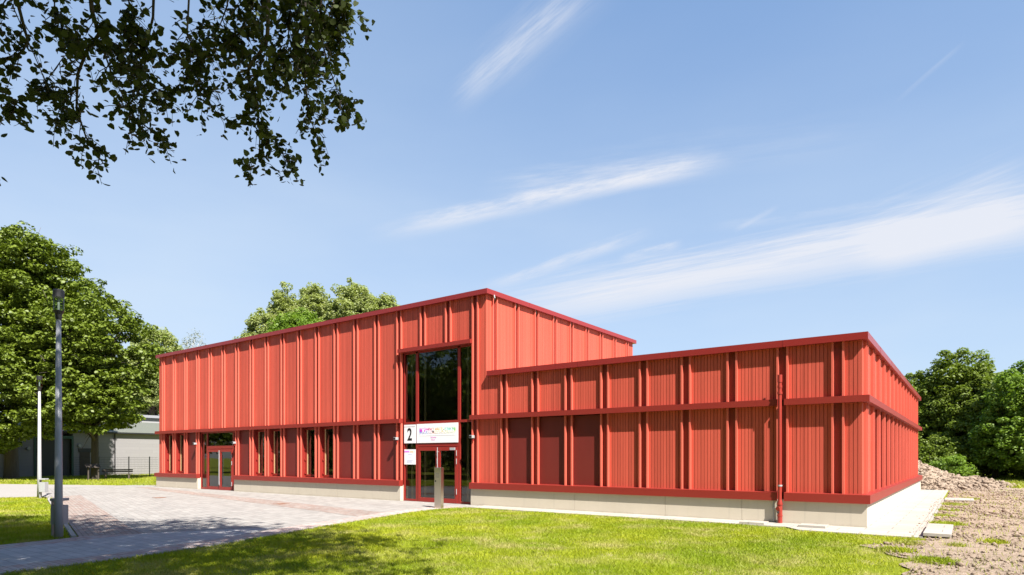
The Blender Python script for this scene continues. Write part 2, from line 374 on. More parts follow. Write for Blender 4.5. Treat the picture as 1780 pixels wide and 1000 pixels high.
def soil_sheet():
    ys = np.concatenate([np.arange(-14, 2, .06), np.arange(2, 12, .10), np.arange(12, 34, .2)])
    n = 150; V = []
    for y in ys:
        x0 = soil_edge_x(y); x1 = 14
        for i in range(n):
            u = (i/(n-1))**1.9; x = x0+(x1-x0)*u
            e = min(1, (x-x0)/.5)
            h = .022+e*(.035*fbm(x, y, 3, .7)+.020*abs(fbm(x, y, 4, 3.3, 5))+.014*fbm(x, y, 2, 9, 3))
            V.append((x, y, max(.004+.01*e, h)))
    V = np.array(V); r = len(ys)
    I = np.arange(r*n).reshape(r, n); F = np.stack([I[:-1, :-1], I[:-1, 1:], I[1:, 1:], I[1:, :-1]], -1).reshape(-1, 4)
    o = npmesh('bare_ground', V, F, M_soil); o['kind'] = 'structure'
soil_sheet()
def rocks(name, spots, m, seed=1):
    rng = np.random.default_rng(seed); t = (1+5**.5)/2
    ico = np.array([(-1, t, 0), (1, t, 0), (-1, -t, 0), (1, -t, 0), (0, -1, t), (0, 1, t), (0, -1, -t), (0, 1, -t), (t, 0, -1), (t, 0, 1), (-t, 0, -1), (-t, 0, 1)])/1.9
    fi = np.array([(0, 11, 5), (0, 5, 1), (0, 1, 7), (0, 7, 10), (0, 10, 11), (1, 5, 9), (5, 11, 4), (11, 10, 2), (10, 7, 6), (7, 1, 8), (3, 9, 4), (3, 4, 2), (3, 2, 6), (3, 6, 8), (3, 8, 9), (4, 9, 5), (2, 4, 11), (6, 2, 10), (8, 6, 7), (9, 8, 1)])
    S = np.array(spots); k = len(S)
    V = ico[None]*rng.uniform(.6, 1.35, (k, 12, 1)); a = rng.uniform(0, 6.28, k); ca, sa = np.cos(a), np.sin(a)
    x = V[:, :, 0]*ca[:, None]-V[:, :, 1]*sa[:, None]; y = V[:, :, 0]*sa[:, None]+V[:, :, 1]*ca[:, None]
    V = np.stack([x*rng.uniform(.7, 1.4, (k, 1)), y, V[:, :, 2]*rng.uniform(.45, .9, (k, 1))], -1)*S[:, None, 3:4]+S[:, None, :3]
    F = fi[None]+np.arange(k)[:, None, None]*12
    return npmesh(name, V.reshape(-1, 3), F.reshape(-1, 3), m)
rng = np.random.default_rng(5); sp = []
while len(sp) < 14000:
    y = rng.uniform(-13, 24)**1.0; u = rng.uniform(0, 1)**1.3; x = soil_edge_x(y)+.05+u*9
    d = math.hypot(x-CAM[0], y-CAM[1])
    s = min(.07, .009+.008*rng.exponential(1.0))*(1 if d < 16 else 1.4)
    if fbm(x, y, 2, .8, 9) > -.35*rng.random(): sp.append((x, y, .035+.3*s, s))
for i in range(260):      # crumbs carried on to the walkway
    y = rng.uniform(-1.4, 14); sp.append((1.17-abs(rng.normal(0, .16)), y, .036, .004+.006*rng.exponential(1)))
rocks('soil_clods', sp, M_soil, 4)['kind'] = 'stuff'
# mound
def mound_h(x, y):
    # ridge running from behind the building corner out to the right
    cx, cy = -1.6, 27.5
    d = ((x-cx)/(3.6 if x < cx else 3.0))**2+((y-cy)/4.2)**2
    h = 1.7*math.exp(-d*1.2)+.30*math.exp(-(((x-2.4)/1.0)**2+((y-29.3)/1.6)**2))
    h += .12*math.exp(-(((x-3.3)/1.0)**2+((y-28.5)/1.6)**2))
    return h
def mound():
    xs = np.arange(-9, 8, .09); ys = np.arange(20.8, 36, .12); V = []
    for y in ys:
        for x in xs:
            h = mound_h(x, y); V.append((x, y, -.08+h+min(1, h*3)*(.16*fbm(x, y, 5, 1.6, 2)+.07*abs(fbm(x, y, 3, 5, 8)))))
    r, n = len(ys), len(xs); I = np.arange(r*n).reshape(r, n); F = np.stack([I[:-1, :-1], I[:-1, 1:], I[1:, 1:], I[1:, :-1]], -1).reshape(-1, 4)
    o = npmesh('soil_mound', np.array(V), F, M_soil); o['kind'] = 'structure'
    sp = []; rng = np.random.default_rng(8)
    while len(sp) < 5000:
        x, y = rng.uniform(-6, 6.5), rng.uniform(21.5, 31); h = mound_h(x, y)
        if h > .06: sp.append((x, y, -.05+h+.05*rng.normal(), min(.2, .03+.035*rng.exponential(1))))
    rocks('mound_clods', sp, M_soil, 9)['kind'] = 'stuff'
mound()

# ------- grass blades
def inpoly(P, x, y):
    c = np.zeros(len(x), bool); n = len(P)
    for i in range(n):
        x1, y1 = P[i]; x2, y2 = P[(i+1) % n]
        cond = ((y1 > y) != (y2 > y)); xx = (x2-x1)*(y-y1)/((y2-y1) if y2 != y1 else 1e-9)+x1
        c ^= cond & (x < xx)
    return c
def blades(name, poly, n, hmin, hmax, wd, m, seed, patch=None, z0=0.0, fade=None):
    rng = np.random.default_rng(seed); P = np.array(poly); lo, hi = P.min(0), P.max(0); X = []; Y = []; tot = 0
    while tot < n:
        x = rng.uniform(lo[0], hi[0], n); y = rng.uniform(lo[1], hi[1], n); k = inpoly(poly, x, y)
        d = np.hypot(x-CAM[0], y-CAM[1]); k &= rng.random(n) < np.clip((13/d)**1.3, .12, 1)
        if patch is not None: k &= patch(x, y, rng)
        x, y = x[k], y[k]; X.append(x); Y.append(y); tot += len(x)
    x = np.concatenate(X)[:n]; y = np.concatenate(Y)[:n]; d = np.hypot(x-CAM[0], y-CAM[1])
    h = rng.uniform(hmin, hmax, n); a = rng.uniform(0, 6.28, n); lean = rng.normal(0, .45, (n, 2))*h[:, None]; ww = wd*np.clip(d/11, .8, 2.6)
    dx, dy = np.cos(a)*ww/2, np.sin(a)*ww/2; z = np.full(n, z0)
    V = np.stack([np.stack([x-dx, y-dy, z], -1), np.stack([x+dx, y+dy, z], -1), np.stack([x+lean[:, 0]*.45+dx*.6, y+lean[:, 1]*.45+dy*.6, z+h*.62], -1), np.stack([x+lean[:, 0], y+lean[:, 1], z+h], -1)], 1)
    F = np.arange(4*n).reshape(n, 4)
    o = npmesh(name, V.reshape(-1, 3), F, m); o['kind'] = 'stuff'; return o
def bladeMat(name):
    m = leafmat(name, (.13, .19, .018), (.28, .32, .045), .35, 1.0, .6); g = NG(m)
    p = g.pos(); n = g.noise(p, .9, 4, .6); n2 = g.noise(p, 40, 2, .6); n3 = g.noise(g.mapping(p, (1, 1, .2)), .33, 4, .6)
    c = g.mix(g.ramp(n3, [(.38, (0, 0, 0)), (.62, (1, 1, 1))]), (.23, .31, .009), (.38, .41, .018))
    c = g.mix(g.ramp(g.math('ADD', g.math('MULTIPLY', n, .7), g.math('MULTIPLY', n2, .3)), [(.50, (0, 0, 0)), (.62, (.85, .85, .85))]), c, (.46, .41, .17))
    g.color(c)
    for n in g.N:
        if n.type == 'BSDF_TRANSLUCENT':
            g.L.new(g.mix(1.0, c, (1.1, 1.2, .5), 'MULTIPLY'), n.inputs[0])
    return m
M_blade = bladeMat('grass_blades')
se = [(soil_edge_x(y)+.15, y) for y in np.arange(-13.9, -1.5, .3)]
lawn = [(p[0]+.03, p[1]) for p in edge if p[1] >= -14.5]+[(-1.62, -.93), (-1.22, -1.44), (1.1, -1.47)]+se[::-1]
rnd = np.random.default_rng(3)
def thin(x, y, rng):
    v = np.sin(x*1.7+np.sin(y*1.3)*1.5)+np.sin(y*2.1+np.sin(x*.9)*2)+.8*np.sin(x*4.1+y*3.3)
    e = (x > -.8) & (y < -2.2) & (rng.random(len(x)) < np.clip((x+.8)/2.4, 0, .8))
    return (~e) & (rng.random(len(x)) < np.clip(1.15-.35*np.maximum(v, 0), .25, 1))
blades('lawn_grass', lawn, 230000, .02, .062, .0085, M_blade, 11, thin)
leftlawn = [(-13.06, -13.0), (-13.25, -11.85), (-27.3, -7.88), (-29.4, -7.25), (-31.2, -9.7), (-31, -14), (-13.1, -14.5)]
blades('left_lawn_grass', leftlawn, 60000, .03, .08, .010, M_blade, 12)
back = [(-36.5, .9), (-60, -9), (-62.5, 0), (-62.5, 14), (-45, 14), (-36.0, 12)]
blades('verge_grass', back, 40000, .05, .16, .014, M_blade, 13)
soilw = [(1.15, -1.4), (1.15, 20), (3.5, 24), (8, 22), (6, 0), (2.6, -7.5), (1.0, -7.5), (.3, -3.4)]
def tuft(x, y, rng):
    k = np.zeros(len(x), bool)
    for cx, cy, r in ((2.35, -1.5, .28), (2.05, 14.2, .35), (1.5, 2.0, .5), (1.35, 4.5, .4), (1.5, 10, .5), (1.75, -2.6, .22), (1.4, 7, .35), (1.5, -4.9, .4), (.9, -3.9, .35), (1.0, -2.7, .3)):
        k |= np.hypot(x-cx, y-cy) < r*rng.uniform(.2, 1, len(x))
    return k | (rng.random(len(x)) < .012)
blades('weed_tufts', soilw, 9000, .03, .10, .010, M_blade, 14, tuft, z0=.02)
farr = [(3.6, 26.5), (3.0, 31), (-3, 40), (-10, 60), (12, 60), (12, 24)]
blades('far_right_grass', farr, 30000, .10, .25, .02, M_blade, 15)
mt = [(-5, 24), (-5, 33), (3, 33), (3, 27)]
def mtop(x, y, rng): return np.array([mound_h(a, b) > 1.1 and b > 27.6 for a, b in zip(x, y)])
#----------------------------------------------------------------- school building
SX = -11.62; LX = -35.56; FY = .115; RX = -.115; YB = 20.15; TYB = 11.85
BD = .07; BW = .047; GAP = .235; PITCH = 1.273; X0 = -.772
ZB0, ZB1, ZM0, ZM1, ZLE, ZLT, ZTE, ZTT = .59, .80, 3.02, 3.18, 4.51, 4.68, 7.37, 7.54
kx = lambda k: X0-PITCH*k     # left edge of batten pair k on the front
school = empty('school_building', (-17.8, 6, 0), 'long red timber clad school with tall hall and lower wing', 'building')
LAT = {'d': 0}
def boards(x0, x1, z0, z1, y, axis='x', rev=False, board=.09, gw=.013, gd=.03):
    """grooved boards facing -Y (axis x) or +X (axis y)"""
    mb = MB(); n = max(1, round((x1-x0)/board)); b = (x1-x0)/n; prof = []
    for i in range(n):
        a = x0+i*b
        prof += [(a+gw/2 if i else a, 0), (a+b-gw/2 if i < n-1 else a+b, 0)]
        if i < n-1: prof += [(a+b-gw/2, gd), (a+b+gw/2, gd)]
    for (a, da), (c, dc) in zip(prof, prof[1:]):
        if axis == 'x': mb.quad((a, y+da, z0), (c, y+dc, z0), (c, y+dc, z1), (a, y+da, z1))
        else: mb.quad((y-da, a, z0), (y-dc, c, z0), (y-dc, c, z1), (y-da, a, z1))
    return mb
def merge(mbs):
    r = MB()
    for m in mbs:
        n = len(r.v); r.v += m.v; r.f += [tuple(i+n for i in f) for f in m.f]
    return r
battens = []     # (distance, MB)
def batten_x(x, z0, z1, y=FY): 
    battens.append((math.hypot(x-CAM[0], y-CAM[1]), z1-z0, MB().box(x, x+BW, y-BD, y+.012, z0, z1)))
def batten_y(yy, z0, z1, x):
    battens.append((math.hypot(x-CAM[0], yy-CAM[1])*1.3, z1-z0, MB().box(x-.012, x+BD, yy, yy+BW, z0, z1)))
door24 = (24, 21); ent = (12, 9)
front_up = []; front_lo = []; 
class Strips:
    def quad(s, a, b, c, d): MB().quad(a, b, c, d).build('joint_strip', M_recess, school); return s
strips = Strips()
kinds = {}
for k in (26, 25, 19, 18, 16, 15): kinds[k] = 'W'       # key: right pair index of the bay (k+1 -> k)
for k in (24, 20, 17, 14, 13, 12, 7, 6, 5): kinds[k] = 'B'
EZL0, EZL1 = 5.72, 5.86
# front facade, pair by pair
for k in range(28):
    x = kx(k); tall = k >= 9
    ztop = ZTE if tall else ZLE
    for xx in (x, x+GAP):
        if k in (10, 11): batten_x(xx, EZL1, ztop)
        elif (k == 12 and xx > x) or (k == 9 and xx == x): batten_x(xx, ZM1, ztop); batten_x(xx, ZB1, ZM0)
        else:
            batten_x(xx, ZM1, ztop)
            if k not in (22, 23): batten_x(xx, ZB1, ZM0)
    zs = (EZL1, ztop) if k in (10, 11) else (ZM1, ztop)
    strips.quad((x+.01, FY+.03, zs[0]), (x+GAP+.02, FY+.03, zs[0]), (x+GAP+.02, FY+.03, zs[1]), (x+.01, FY+.03, zs[1]))
    if k not in (10, 11, 22, 23): strips.quad((x+.01, FY+.03, ZB1), (x+GAP+.02, FY+.03, ZB1), (x+GAP+.02, FY+.03, ZM0), (x+.01, FY+.03, ZM0))
for k in range(27):
    a = kx(k+1)+GAP+BW; b = kx(k)
    tall = k >= 9; z0 = EZL1 if k in (9, 10, 11) else ZM1
    if k == 8:                 # the hall's corner falls inside this bay
        front_up.append(boards(a, SX, ZM1, ZTE, FY)); front_up.append(boards(SX, b, ZM1, ZLE, FY))
    else: front_up.append(boards(a, b, z0, ZTE if tall else ZLE, FY))
    if k in (9, 10, 11, 21, 22, 23): continue
    if k not in kinds: front_lo.append(boards(a, b, ZB1, ZM0, FY))
front_up.append(boards(kx(0)+GAP+BW, RX, ZM1, ZLE, FY)); front_lo.append(boards(kx(0)+GAP+BW, RX, ZB1, ZM0, FY))
front_up.append(boards(LX, kx(27), ZM1, ZTE, FY)); front_lo.append(boards(LX, kx(27), ZB1, ZM0, FY))
for m_ in front_up+front_lo: m_.build('cladding_panel', M_clad, school)
# right end of the low wing
SP = 1.32; s0 = .62
side = []; sk = []
y = s0; ypairs = []
while y < YB-.5: ypairs.append(y); y += SP
for i, y in enumerate(ypairs):
    for yy in (y-GAP, y): batten_y(yy, ZM1, ZLE, RX); batten_y(yy, ZB1, ZM0, RX)
    for z0, z1 in ((ZM1, ZLE), (ZB1, ZM0)): strips.quad((RX-.03, y-GAP+.02, z0), (RX-.03, y+.02, z0), (RX-.03, y+.02, z1), (RX-.03, y-GAP+.02, z1))
prev = FY
for i, y in enumerate(ypairs+[YB+GAP]):
    a, b = prev, y-GAP
    side.append(boards(a, b, ZM1, ZLE, RX, 'y'))
    if not (2 <= i <= 10): side.append(boards(a, b, ZB1, ZM0, RX, 'y'))
    else: 
        sb = MB().quad((RX-.07, a, ZB1), (RX-.07, b, ZB1), (RX-.07, b, ZM0), (RX-.07, a, ZM0)).build('window_blind', M_blind, school)
        MB().box(RX-.10, RX-.001, a-.02, a, ZB1, ZM0).build('window_reveal', M_frame, school); MB().box(RX-.10, RX-.001, b, b+.02, ZB1, ZM0).build('window_reveal', M_frame, school)
    prev = y+BW
for m_ in side: m_.build('cladding_panel', M_clad, school)
# side wall of the hall above the low roof
side = []; prev = FY; y = .688-GAP+.02
yp = [.688+SP*i for i in range(9)]
for y in yp:
    for yy in (y-GAP, y): batten_y(yy-BW+.0, ZLT-.12, ZTE, SX)
    strips.quad((SX-.03, y-GAP, ZLT-.1), (SX-.03, y, ZLT-.1), (SX-.03, y, ZTE), (SX-.03, y-GAP, ZTE))
    side.append(boards(prev, y-GAP-BW, ZLT-.12, ZTE, SX, 'y')); prev = y
side.append(boards(prev, TYB, ZLT-.12, ZTE, SX, 'y'))
for m_ in side: m_.build('cladding_panel', M_clad, school)
# battens: the hundred that show largest as parts, the rest as one
battens.sort(key=lambda b: b[0]/b[1])
for d, h, mb in battens[:100]: mb.build('batten', M_batt, school)
merge([b[2] for b in battens[100:]]).build('far_battens', M_batt, school)['kind'] = 'stuff'
# closed shell behind
shell = MB()
shell.quad((LX, .5, .2), (LX, TYB, .2), (LX, TYB, ZTE), (LX, FY, ZTE)).quad((LX, FY, .2), (LX, .5, .2), (LX, .5, ZTE), (LX, FY, ZTE))
shell.quad((LX, TYB, .2), (SX, TYB, .2), (SX, TYB, ZTE), (LX, TYB, ZTE)).quad((SX, TYB, .2), (SX, YB, .2), (SX, YB, ZLE), (SX, TYB, ZLE)).quad((SX, YB, .2), (RX, YB, .2), (RX, YB, ZLE), (SX, YB, ZLE))
shell.build('back_wall', M_clad, school)
M_roof = mat('grey_roof_membrane', (.30, .30, .30), .9)
MB().box(LX+.05, SX-.02, FY+.05, TYB-.02, ZTE-.1, ZTT-.06).build('hall_roof', M_roof, school)
MB().box(SX+.0, RX-.02, FY+.05, YB-.02, ZLE-.12, ZLT-.06).build('wing_roof', M_roof, school)
pr, pm, pb, pp = .14, .175, .19, .115
def ring(x0, x1, y0, y1, z0, z1, wd, m, name, sides='fblr'):
    mb = MB(); 
    mb.box(x0, x1, y0, y0+wd, z0, z1)
    if 'r' in sides: mb.box(x1-wd, x1, y0+wd, y1, z0, z1)
    if 'l' in sides: mb.box(x0, x0+wd, y0+wd, y1, z0, z1)
    if 'b' in sides: mb.box(x0+wd, x1-wd, y1-wd, y1, z0, z1)
    x = x1-1.9
    while x > x0+.3: mb.box(x, x+.035, y0-.004, y0+.002, z0+.002, z1-.002); x -= 3.0
    if 'r' in sides:
        y = y0+2.6
        while y < y1: mb.box(x1-.002, x1+.004, y, y+.035, z0+.002, z1-.002); y += 3.0
    return mb.build(name, m, school)
ring(LX-pr, SX+pr, FY-pr, TYB+pr, ZTE, ZTT, .30, M_fascia, 'hall_roof_edge')
ring(SX-.0+.12, RX+pr, FY-pr, YB+pr, ZLE, ZLT, .30, M_fascia, 'wing_roof_edge', 'fbr')
# dark soffits
M_soff = mat('soffit_boards', (.10, .02, .016), .8)
# middle and base bands on the front
def band(name, segs, z0, z1, p, right=True, y1=None):
    mb = MB()
    for a, b in segs:
        y0 = FY-p; n = len(mb.v)
        # top slopes up to the wall
        mb.v += [(a, y0, z0), (b, y0, z0), (b, FY+.02, z0), (a, FY+.02, z0), (a, y0, z1), (b, y0, z1), (b, FY+.02, z1+.018), (a, FY+.02, z1+.018)]
        mb.f += [(n, n+3, n+2, n+1), (n+4, n+5, n+6, n+7), (n, n+1, n+5, n+4), (n+1, n+2, n+6, n+5), (n+2, n+3, n+7, n+6), (n+3, n, n+4, n+7)]
    if right:
        n = len(mb.v); x1 = RX+p; a, b = FY-p, YB+p
        mb.v += [(RX-.02, FY+.02, z0), (x1, a, z0), (x1, b, z0), (RX-.02, b, z0), (RX-.02, FY+.02, z1+.018), (x1, a, z1), (x1, b, z1), (RX-.02, b, z1+.018)]
        mb.f += [(n, n+3, n+2, n+1), (n+4, n+5, n+6, n+7), (n+1, n+2, n+6, n+5), (n+2, n+3, n+7, n+6), (n+3, n, n+4, n+7)]
    return mb.build(name, M_flash, school)
eL, eR = kx(12)+GAP+BW, kx(9); dL, dR = kx(24)+GAP+BW, kx(21)
PX = kx(1)+BW+.072                                   # downpipe axis
def mitre(name, segs, z0, z1, p):
    o = band(name, segs, z0, z1, p)
    return o
# the last front segment is cut at the mitre by building it to RX+p with its back edge at RX
def front_last(name, a, z0, z1, p):
    mb = MB(); y0 = FY-p; b0 = RX+p; b1 = RX-.02
    mb.v = [(a, y0, z0), (b0, y0, z0), (b1, FY+.02, z0), (a, FY+.02, z0), (a, y0, z1), (b0, y0, z1), (b1, FY+.02, z1+.018), (a, FY+.02, z1+.018)]
    mb.f = [(0, 3, 2, 1), (4, 5, 6, 7), (0, 1, 5, 4), (3, 0, 4, 7)]
    return mb.build(name, M_flash, school)
band('middle_band', [(LX-pm, eL+.01), (eR-.02, PX-.085)], ZM0, ZM1, pm)
front_last('middle_band', PX+.085, ZM0, ZM1, pm)
band('base_band', [(LX-pb, dL+.01), (dR-.02, eL+.01), (eR-.02, PX-.085)], ZB0, ZB1, pb)
front_last('base_band', PX+.085, ZB0, ZB1, pb)
MB().box(eL-.10, eR+.02, FY-pm, FY+.05, EZL0, EZL1).build('entrance_lintel', M_flash, school)
# plinth, cast in lengths with open joints
pl = MB(); y0 = FY-pp
def plinth_run(a, b, joints):
    xs = [a]+[j for j in joints if a < j < b]+[b]
    xs = sorted(xs)
    for p, q in zip(xs, xs[1:]): pl.box(p+(.004 if p != a else 0), q-(.004 if q != b else 0), y0, FY+.2, -.1, ZB0+.03)
joints = [-8.0, -5.03, -2.9, -16.9, -19.6, -22.5, -25.4, -33.3]
plinth_run(LX-pp, dL, joints); plinth_run(dR, eL, joints); plinth_run(eR, RX+pp, joints)
pl.box(RX-.2, RX+pp, FY+.2, 6.5, -.1, ZB0+.03).box(RX-.2, RX+pp, 6.508, 13.4, -.1, ZB0+.03).box(RX-.2, RX+pp, 13.408, YB+pp, -.1, ZB0+.03)
pl.box(LX-pp, SX, TYB-.1, TYB+pp, -.1, ZB0+.03).box(LX-pp, LX+.1, FY+.2, TYB-.1, -.1, ZB0+.03)
pl.build('plinth', M_plinth, school)
# inside: floor, rear wall of the rooms, ceiling
M_floor = concrete('inside_floor', (.34, .30, .25), (.42, .37, .31), 1)
M_inwall = mat('inside_wall', (.42, .31, .21), .9)
MB().box(LX+.1, RX-.12, FY+.25, 5.6, -.05, .025).build('inside_floor', M_floor, school)
iw = MB().box(LX+.1, SX-.1, 5.6, 5.7, .0, ZTE-.1).box(SX, RX-.2, 4.6, 4.7, 0, ZLE-.12)
for xx in (-32.2, -26.4, -20.4, -16.35, -12.1, -6): iw.box(xx, xx+.1, FY+.30, 5.6 if xx < -11.7 else 4.6, 0, ZTE-.1 if xx < -11.7 else ZLE-.12)
iw.box(LX+.1, -16.35, FY+.3, 5.6, 3.05, 3.15).box(-12.0, RX-.2, FY+.3, 4.6, 3.05, 3.15)
iw.build('inside_wall', M_inwall, school)
# ---- blinds and windows
for k, t in kinds.items():
    a = kx(k+1)+GAP+BW; b = kx(k)
    rv = MB().box(a-.015, a, FY+.001, FY+.26, ZB1, ZM0).build('window_reveal', M_frame, school); MB().box(b, b+.015, FY+.001, FY+.26, ZB1, ZM0).build('window_reveal', M_frame, school)
    if t == 'B':
        o = MB().box(a+.004, b-.004, FY+.035, FY+.045, ZB1+.03, ZM0-.02).build('window_blind', M_blind, school)
        MB().box(a+.002, b-.002, FY+.028, FY+.052, ZB1+.012, ZB1+.035).build('bottom_rail', M_hinge, o)
    else:
        zb, zt = ZB1+.03, ZM0-.01; fy = FY+.17
        fr = MB(); fr.box(a, a+.10, fy, fy+.07, zb, zt).box(b-.07, b, fy, fy+.07, zb, zt).box(a+.1, b-.07, fy, fy+.07, zt-.09, zt).box(a+.1, b-.07, fy, fy+.07, zb, zb+.10)
        wn = fr.build('window', M_frame, school, bevel=.004)
        MB().box(a+.10, a+.155, fy+.012, fy+.16, zb+.1, zt-.09).build('inner_frame', M_timber, wn)
        pane_mb(a+.155, b-.07, fy+.03, zb+.1, zt-.09).build('pane', M_glass, wn)
        for hz in (zb+.12, zb+.72, zb+1.18, zb+1.95): MB().box(a+.001, a+.05, fy-.06, fy-.001, hz, hz+.06).build('hinge', M_hinge, wn)
        # timber post of the frame inside
        MB().box(a+.30, a+.40, fy+.30, fy+.48, .03, 3.04).build('timber_post', M_timber, school)
# ---- main entrance
EY = FY+.055
def eframe(mb, x0, x1, z0, z1, d=.09): return mb.box(x0, x1, EY, EY+d, z0, z1)
ef = MB(); xm1, xm2, xm3, xm4 = -15.10, -14.98, -12.985, -12.865
eframe(ef, eL-.01, eL+.075, .0, EZL0); eframe(ef, xm1, xm2, 0, EZL0-.06); eframe(ef, xm3, xm4, 0, EZL0-.06); eframe(ef, eR-.06, eR+.01, 0, EZL0)
for a, b in ((eL+.075, xm1), (xm2, xm3), (xm4, eR-.06)):
    eframe(ef, a, b, EZL0-.06, EZL0); eframe(ef, a, b, 2.96, 3.05); 
eframe(ef, eL+.075, xm1, .02, .10); eframe(ef, xm4, eR-.06, .02, .10); eframe(ef, xm2, xm3, 2.10, 2.22)
egl = ef.build('entrance_glazing', M_frame, school, bevel=.004)
for a, b, z0, z1 in ((eL+.075, xm1, 3.05, EZL0-.06), (xm2, xm3, 3.05, EZL0-.06), (xm4, eR-.06, 3.05, EZL0-.06), (eL+.075, xm1, .10, 2.96), (xm4, eR-.06, .10, 2.96), (xm2, xm3, 2.22, 2.96)):
    pane_mb(a, b, EY+.04, z0, z1).build('pane', M_glass, egl)
def leaf(a, b, z0, z1, hside, parent, y=None, hinges=(1.35, 1.62, .42)):
    y = EY if y is None else y
    s = .115; mb = MB(); mb.box(a, a+s, y-.02, y+.05, z0, z1).box(b-s, b, y-.02, y+.05, z0, z1).box(a+s, b-s, y-.02, y+.05, z1-.14, z1).box(a+s, b-s, y-.02, y+.05, z0, z0+.16)
    d = mb.build('door', M_frame, parent, bevel=.004)
    pane_mb(a+s, b-s, y+.01, z0+.16, z1-.14).build('pane', M_glass, d)
    hx = b-.05 if hside > 0 else a+.05
    hm = MB()
    hm.tube([(hx, y-.075, z0+.35), (hx, y-.075, z1-.12)], .014, 8)
    for zz in (z0+.6, z1-.4): hm.tube([(hx, y-.075, zz), (hx, y-.02, zz)], .009, 6)
    if hside: hm.build('handle', M_palepole, d)
    x = a+.02 if hside > 0 else b-.02
    for hz in hinges: MB().tube([(x, y-.035, hz), (x, y-.035, hz+.2)], .013, 8).build('hinge', M_palepole, d)
    return d
xm = (xm2+xm3)/2
d1 = leaf(xm2+.01, xm+.04, .02, 2.08, 0, school, hinges=(1.45, 1.75, .35)); d2 = leaf(xm+.045, xm3-.01, .02, 2.08, 0, school, hinges=(1.45, 1.75, .35))
for d, xx in ((d2, xm+.085),):
    hm = MB().tube([(xx, EY-.09, .75), (xx, EY-.09, 2.06)], .013, 8)
    for zz in (.95, 1.9): hm.tube([(xx, EY-.09, zz), (xx, EY-.02, zz)], .009, 6)
    hm.build('handle', M_palepole, d)
MB().box(xm3-.34, xm3-.10, EY-.055, EY-.02, 1.96, 2.05).build('door_closer', M_palepole, d2)
for xx in (eL+.12, xm2+.03, xm4+.03):       # spruce posts behind the glazing
    MB().box(xx+.16, xx+.27, EY+.14, EY+.40, .03, EZL0+.9).build('timber_post', M_timber, school)
# ---- left door: side light, double door and light above
lf = MB(); a0 = dL; 
LD1, LD2 = -30.35, -27.93
lf.box(a0-.01, a0+.07, EY, EY+.09, 0, ZM0).box(dR-.05, dR+.01, EY, EY+.09, 0, ZM0).box(LD1-.11, LD1, EY, EY+.09, 0, ZM0).box(LD2, LD2+.1, EY, EY+.09, 0, ZM0)
for a, b in ((a0+.07, LD1-.11), (LD1, LD2), (LD2+.1, dR-.05)): lf.box(a, b, EY, EY+.09, ZM0-.07, ZM0)
lf.box(a0+.07, LD1-.11, EY, EY+.09, .02, .12).box(LD2+.1, dR-.05, EY, EY+.09, .02, .12).box(LD1, LD2, EY, EY+.09, 2.13, 2.30)
lg = lf.build('side_entrance_glazing', M_frame, school, bevel=.004)
for a, b, z0, z1 in ((a0+.07, LD1-.11, .12, ZM0-.07), (LD1, LD2, 2.30, ZM0-.07), (LD2+.1, dR-.05, .12, ZM0-.07)): pane_mb(a, b, EY+.04, z0, z1).build('pane', M_glass, lg)
lm = (LD1+LD2)/2
leaf(LD1+.01, lm+.03, .02, 2.11, 0, school, hinges=(.25, 1.3, 1.65)); dd = leaf(lm+.035, LD2-.01, .02, 2.11, 0, school, hinges=(.25, 1.3, 1.65))
hm = MB().tube([(lm+.09, EY-.09, .3), (lm+.09, EY-.09, 2.05)], .018, 8); hm.build('handle', M_palepole, dd)
MB().box(a0+.2, a0+.32, EY+.16, EY+.42, .03, 3.04).build('timber_post', M_timber, school)
# ---- wall fitting under the hall roof edge (small sensor)
MB().tube([(SX+.06, .42, ZTE+.02), (SX+.16, .36, ZTE+.0)], .012, 6).tube([(SX+.16, .36, ZTE+.0), (SX+.2, .34, ZTE-.12)], .022, 8).build('sensor', M_palepole, school)
# ---- standpipe
M_pipe = mat('red_painted_pipe', (.30, .032, .022), .38, spec=.5)
pipe = MB().tube([(PX, -.11, .62), (PX, -.11, 3.78)], .047, 16).tube([(PX, -.11, 3.30), (PX, -.11, 3.36)], .062, 16).tube([(PX, -.11, 3.46), (PX, -.11, 3.52)], .058, 16).tube([(PX, -.11, 3.60), (PX, -.11, 3.79)], .058, 16)
dp = pipe.build('standpipe', M_pipe, school, smooth=False)
MB().tube([(PX, -.11, .96), (PX, -.11, 1.0)], .056, 16).build('clamp', M_palepole, dp)
MB().tube([(PX, -.11, .97), (PX+.02, .05, .97)], .01, 6).build('bracket', M_palepole, dp)
mbp = MB().tube([(PX, -.11, .62), (PX, -.11, .5)], [.047, .066], 16).tube([(PX, -.11, .03), (PX, -.11, .52)], .061, 16).tube([(PX, -.11, .49), (PX, -.11, .53)], .074, 16).tube([(PX, -.11, .20), (PX, -.11, .23)], .069, 16)
mbp.build('base_pipe', M_pipe, dp)
MB().tube([(PX-.02, -.17, .40), (PX-.03, -.205, .40)], .052, 14).build('inspection_cap', M_pipe, dp)
MB().tube([(PX-.02, -.175, .30), (PX-.03, -.19, .30)], .028, 12).build('valve_hole', M_black, dp)
MB().tube([(PX-.17, -.02, .40), (PX-.17, -.06, .40)], .022, 10).tube([(PX-.17, -.03, .03), (PX-.17, -.03, .62)], .010, 8).build('water_tap', M_palepole, dp)

